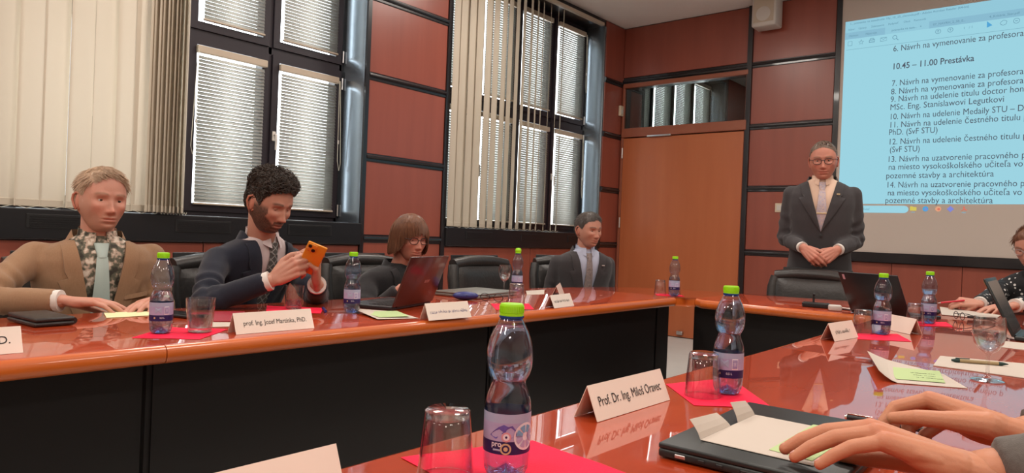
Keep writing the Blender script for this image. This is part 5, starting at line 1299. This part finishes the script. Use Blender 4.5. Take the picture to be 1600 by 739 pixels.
# man in the tan jacket
loc, fc, T = (1.06, 2.97), -100, 1.250; zn = T-.258
S = dict(skin=SK_LIGHT, brow=(.22, .12, .07), lid=14, low=-18, gaze=(6, -2), style='short', strands=1900, len=.034, rad=.0011, comb=(.75, .35, -.35), sides=.4, hair_t=.006, na=.003, line=[.086, .080, .064, .040, .004, .014, -.010, -.06, -.078], beard=(.40, .24, .17), beard_k=.38, w=1.0, seed=5)
person('man in a tan jacket with a mint tie and patterned shirt', loc, fc, T, S, torso_sit(zn, 1.0, 1.04, -.01, .07), (.040, .192, zn-.076),
    jacket_arms(loc, fc, dict(w=(1.16, 2.60, .782), d=(-.45, -.30, -.06), n=(0, .1, 1), p='flat', pole=(.35, .5, -.9)), dict(w=(.850, 2.62, .787), d=(.75, -.35, -.06), n=(0, .1, 1), p='flat', pole=(-1, -.2, -.45))),
    dict(jacket='wool_tan', shirt='shirt_floral', tie='tie_mint', hair='hair_blond', v=(zn-.45, zn, .085), lw=.085, pocket=1, cuff='shirt_white', trousers='wool_tan', fold=.006, tl=.46, tw=.030), dict(x=.105, yaw=12, pitch=3, roll=-2))

# bearded man with the phone
loc, fc, T = (1.575, 2.92), -80, 1.272; zn = T-.262
S = dict(skin=SK_OLIVE, brow=(.022, .013, .01), lid=-14, low=-30, gaze=(0, -35), style='curly', strands=2400, len=.026, rad=.0016, hair_t=.009, na=.006, nf=75, top=.012, line=[.070, .066, .058, .036, -.012, .012, -.012, -.058, -.078], beard=(.035, .020, .014), beard_k=.93, sides=.30, seed=8)
rootm2, HM2 = person('bearded man in a navy suit looking down at an orange phone', loc, fc, T, S, torso_sit(zn, 1.02, 1.02, -.03, .24), (.175, .190, zn-.096),
    jacket_arms(loc, fc, dict(w=(1.622, 2.325, .842), d=(-.22, -.25, .62), n=(.62, -.62, .25), p='hold', pole=(.6, .3, -.8)), dict(w=(1.440, 2.340, .862), d=(.52, -.40, .42), n=(-.40, -.80, .42), p='hold', pole=(-.8, -.1, -.6))),
    dict(jacket='wool_navy', shirt='shirt_pink', tie='tie_check', hair='hair_dark', v=(zn-.40, zn, .080), pin='steel', cuff='shirt_white', trousers='wool_navy', fold=.0055), dict(x=.300, y=-.045, yaw=3, pitch=22, roll=0))
pm = Matrix.Translation((1.556, 2.270, .944)) @ basis((0, 0, 0), (-.10, -.70, .76), (-.578, -.48, -.575))
po = empty('orange_phone', (0, 0, 0), 0, 'orange phone with two lenses held by the bearded man', 'phone'); po.matrix_world = pm
MB().rbox((0, 0, 0), (.148, .073, .009), .004, 3).build('shell', 'phone_o', po, 50); MB().box((0, 0, -.0047), (.140, .066, .0006)).build('screen', 'lens', po)
cb = MB().rbox((.052, .016, .0055), (.034, .034, .003), .0014, 2).build('camera_island', 'phone_o', po, 50)
for dx, dy in ((.008, .008), (-.008, -.008)): MB().lathe([(0, 0), (.0068, 0), (.0068, .003), (.0050, .0034), (0, .0030)], 16, 0, Matrix.Translation((.052+dx, .016+dy, .007)), False, False).build('camera_lens', 'lens', cb, 50)

# woman with glasses at the laptop
loc, fc, T = (2.47, 2.99), -88, 1.140; zn = T-.256
S = dict(skin=SK_RED, brow=(.12, .06, .04), lid=-4, low=-26, gaze=(0, -24), style='bob', strands=900, hair_t=.012, na=.003, line=[.072, .070, .055, .0, -.03, -.05, -.06, -.07, -.078], w=.98, seed=4, neck=.050)
person('woman with brown bobbed hair and glasses in a black jacket', loc, fc, T, S, torso_sit(zn, .98, 1.05, -.01, .17), (.125, .172, zn-.100),
    jacket_arms(loc, fc, dict(w=(2.35, 2.55, .792), d=(-.35, -.75, -.10), n=(0, .1, 1), p='rest', pole=(.5, .6, -.8)), dict(w=(2.24, 2.53, .792), d=(-.15, -.8, -.10), n=(0, .1, 1), p='rest', pole=(-.5, .6, -.8))),
    dict(jacket='wool_black', shirt='top_black', collar=False, hair='hair_brown', v=(zn-.30, zn, .082), lw=.07, hand=.92, glasses='blackplastic', gr=.0017, fold=.005), dict(x=.235, yaw=-10, pitch=9, roll=0), hs=.97)

# man seated at the corner
loc, fc, T = (4.13, 2.82), -125, 1.232; zn = T-.256
S = dict(skin=SK_OLIVE, brow=(.05, .035, .03), lid=8, low=-20, gaze=(4, -6), style='short', strands=1300, len=.020, rad=.0011, comb=(.6, .3, -.2), lift=.5, hair_t=.006, na=.002, line=[.074, .066, .058, .036, .0, .012, -.014, -.06, -.078], seed=9)
person('man in a charcoal suit with grey tie at the rounded table corner', loc, fc, T, S, torso_sit(zn, 1.0, 1.0, .0, .10), (.070, .182, zn-.096),
    jacket_arms(loc, fc, dict(w=(.24, .16, .615), d=(1, -.35, -.1), n=(.1, 0, 1), p='rest', local=1, pole=(-.6, .25, -.8)), dict(w=(.24, -.16, .615), d=(1, .35, -.1), n=(.1, 0, 1), p='rest', local=1, pole=(-.6, -.25, -.8))),
    dict(jacket='wool_charcoal', shirt='shirt_blue', tie='tie_grey', hair='hair_grey', v=(zn-.42, zn, .085), pin='steel', trousers='wool_charcoal'), dict(x=.150, yaw=20, pitch=6, roll=0))

# standing man before the screen
loc, fc, T = (4.90, 1.435), 197, 1.752; zn = T-.250
S = dict(skin=SK_RED, brow=(.14, .08, .05), lid=16, low=-18, gaze=(0, -4), style='short', strands=900, len=.012, rad=.0010, comb=(.4, .1, .6), lift=.6, hair_t=.003, na=.001, line=[.080, .074, .062, .042, .012, .016, -.010, -.06, -.078], smile=1, w=1.02, seed=2)
tor = []
for t, a, b, x in ((0, .205, .135, 0), (.14, .202, .140, 0), (.30, .188, .132, .005), (.46, .188, .134, .010), (.62, .198, .138, .012), (.76, .206, .134, .010), (.86, .203, .120, .005), (.915, .182, .104, .0), (.955, .148, .086, 0), (.987, .100, .074, .004), (1, .072, .068, .006)): tor.append((.80+(zn-.80)*t, a, b, x))
person('standing man with folded hands in a dark suit before the screen', loc, fc, T, S, tor, (.0, .186, zn-.096),
    jacket_arms(loc, fc, dict(w=(.215, .098, 1.045), d=(.30, -.66, -.50), n=(.80, .35, .25), p='clasp', local=1, pole=(-.7, .45, -.35)), dict(w=(.225, -.098, 1.050), d=(.38, .62, -.52), n=(.85, -.25, .25), p='clasp', local=1, pole=(-.7, -.45, -.35))),
    dict(jacket='wool_charcoal', shirt='shirt_cream', tie='tie_pale', tieclip='label_gold', hair='hair_crop', v=(zn-.345, zn, .090), pin='label_gold', cuff='shirt_white', glasses='blackplastic', gr=.0016, buttons=2, trousers='wool_charcoal', hand=1.05, tl=.30), dict(x=.050, yaw=-2, pitch=8, roll=2), legs='stand', hs=1.06)

# woman in the dotted blouse, writing
loc, fc, T = (5.31, .235), 162, 1.225; zn = T-.258
S = dict(skin=SK_LIGHT, brow=(.05, .03, .02), lid=-4, low=-26, gaze=(0, -24), style='short', strands=1400, len=.05, rad=.0012, comb=(-.9, 0, .1), lift=.1, hair_t=.008, na=.003, line=[.072, .066, .055, .035, .0, .012, -.012, -.06, -.078], w=.98, seed=14, neck=.050)
person('woman in a black blouse with white dots, writing with a red pen', loc, fc, T, S, torso_sit(zn, .95, 1.0, -.01, .18), (.13, .172, zn-.100),
    jacket_arms(loc, fc, dict(w=(4.515, .345, .795), d=(-.55, .62, -.10), n=(0, 0, 1), p='flat', pole=(.3, -.8, -.6)), dict(w=(4.525, .500, .790), d=(-.42, .85, .05), n=(-.55, -.25, .8), p='pen', pole=(.4, .6, -.7))),
    dict(jacket='blouse_dots', shirt='top_black', collar=False, lapel=False, hair='hair_brown', v=(zn-.10, zn, .06), hand=.95, glasses='steel', gr=.0013, cuff='shirt_white', cuffgap=.035), dict(x=.262, y=.0, yaw=2, pitch=22), hs=.97)
rp = empty('red_pen', (4.455, .615, .795), math.atan2(.9, -.25), 'red pen held by the woman in the dotted blouse', 'pen')
MB().tube([(-.06, 0, .012), (.05, 0, -.010)], .0048, 10).build('barrel', 'pen_r', rp, 50); MB().tube([(.05, 0, -.010), (.064, 0, -.0128)], [.0045, .001], 10).build('tip', 'steel', rp, 50)

# man whose hands rest on the closed laptop
loc, fc, T = (1.42, -.50), 90, 1.300; zn = T-.258
S = dict(skin=(.52, .225, .13), brow=(.10, .07, .05), lid=0, low=-20, gaze=(0, -20), style='short', strands=700, len=.02, rad=.0012, hair_t=.006, seed=21)
person('man in a grey-brown jacket whose hands rest on the closed laptop', loc, fc, T, S, torso_sit(zn, 1.03, 1.02, -.02, .14), (.115, .195, zn-.098),
    jacket_arms(loc, fc, dict(w=(1.006, .110, .806), d=(-.19, .96, .22), n=(.18, 0, 1), p='drape', pole=(-1, -.3, -.8)), dict(w=(1.235, .085, .810), d=(.14, 1, .13), n=(.50, -.05, .85), p='write', pole=(.6, -.4, -1.2))),
    dict(jacket='wool_grey', shirt='shirt_white', tie='tie_grey', hair='hair_grey', hand=1.12, hvox=.0019, cuffgap=.026, rc=.037, trousers='wool_grey', jvox=.008), dict(x=.17, yaw=0, pitch=14))
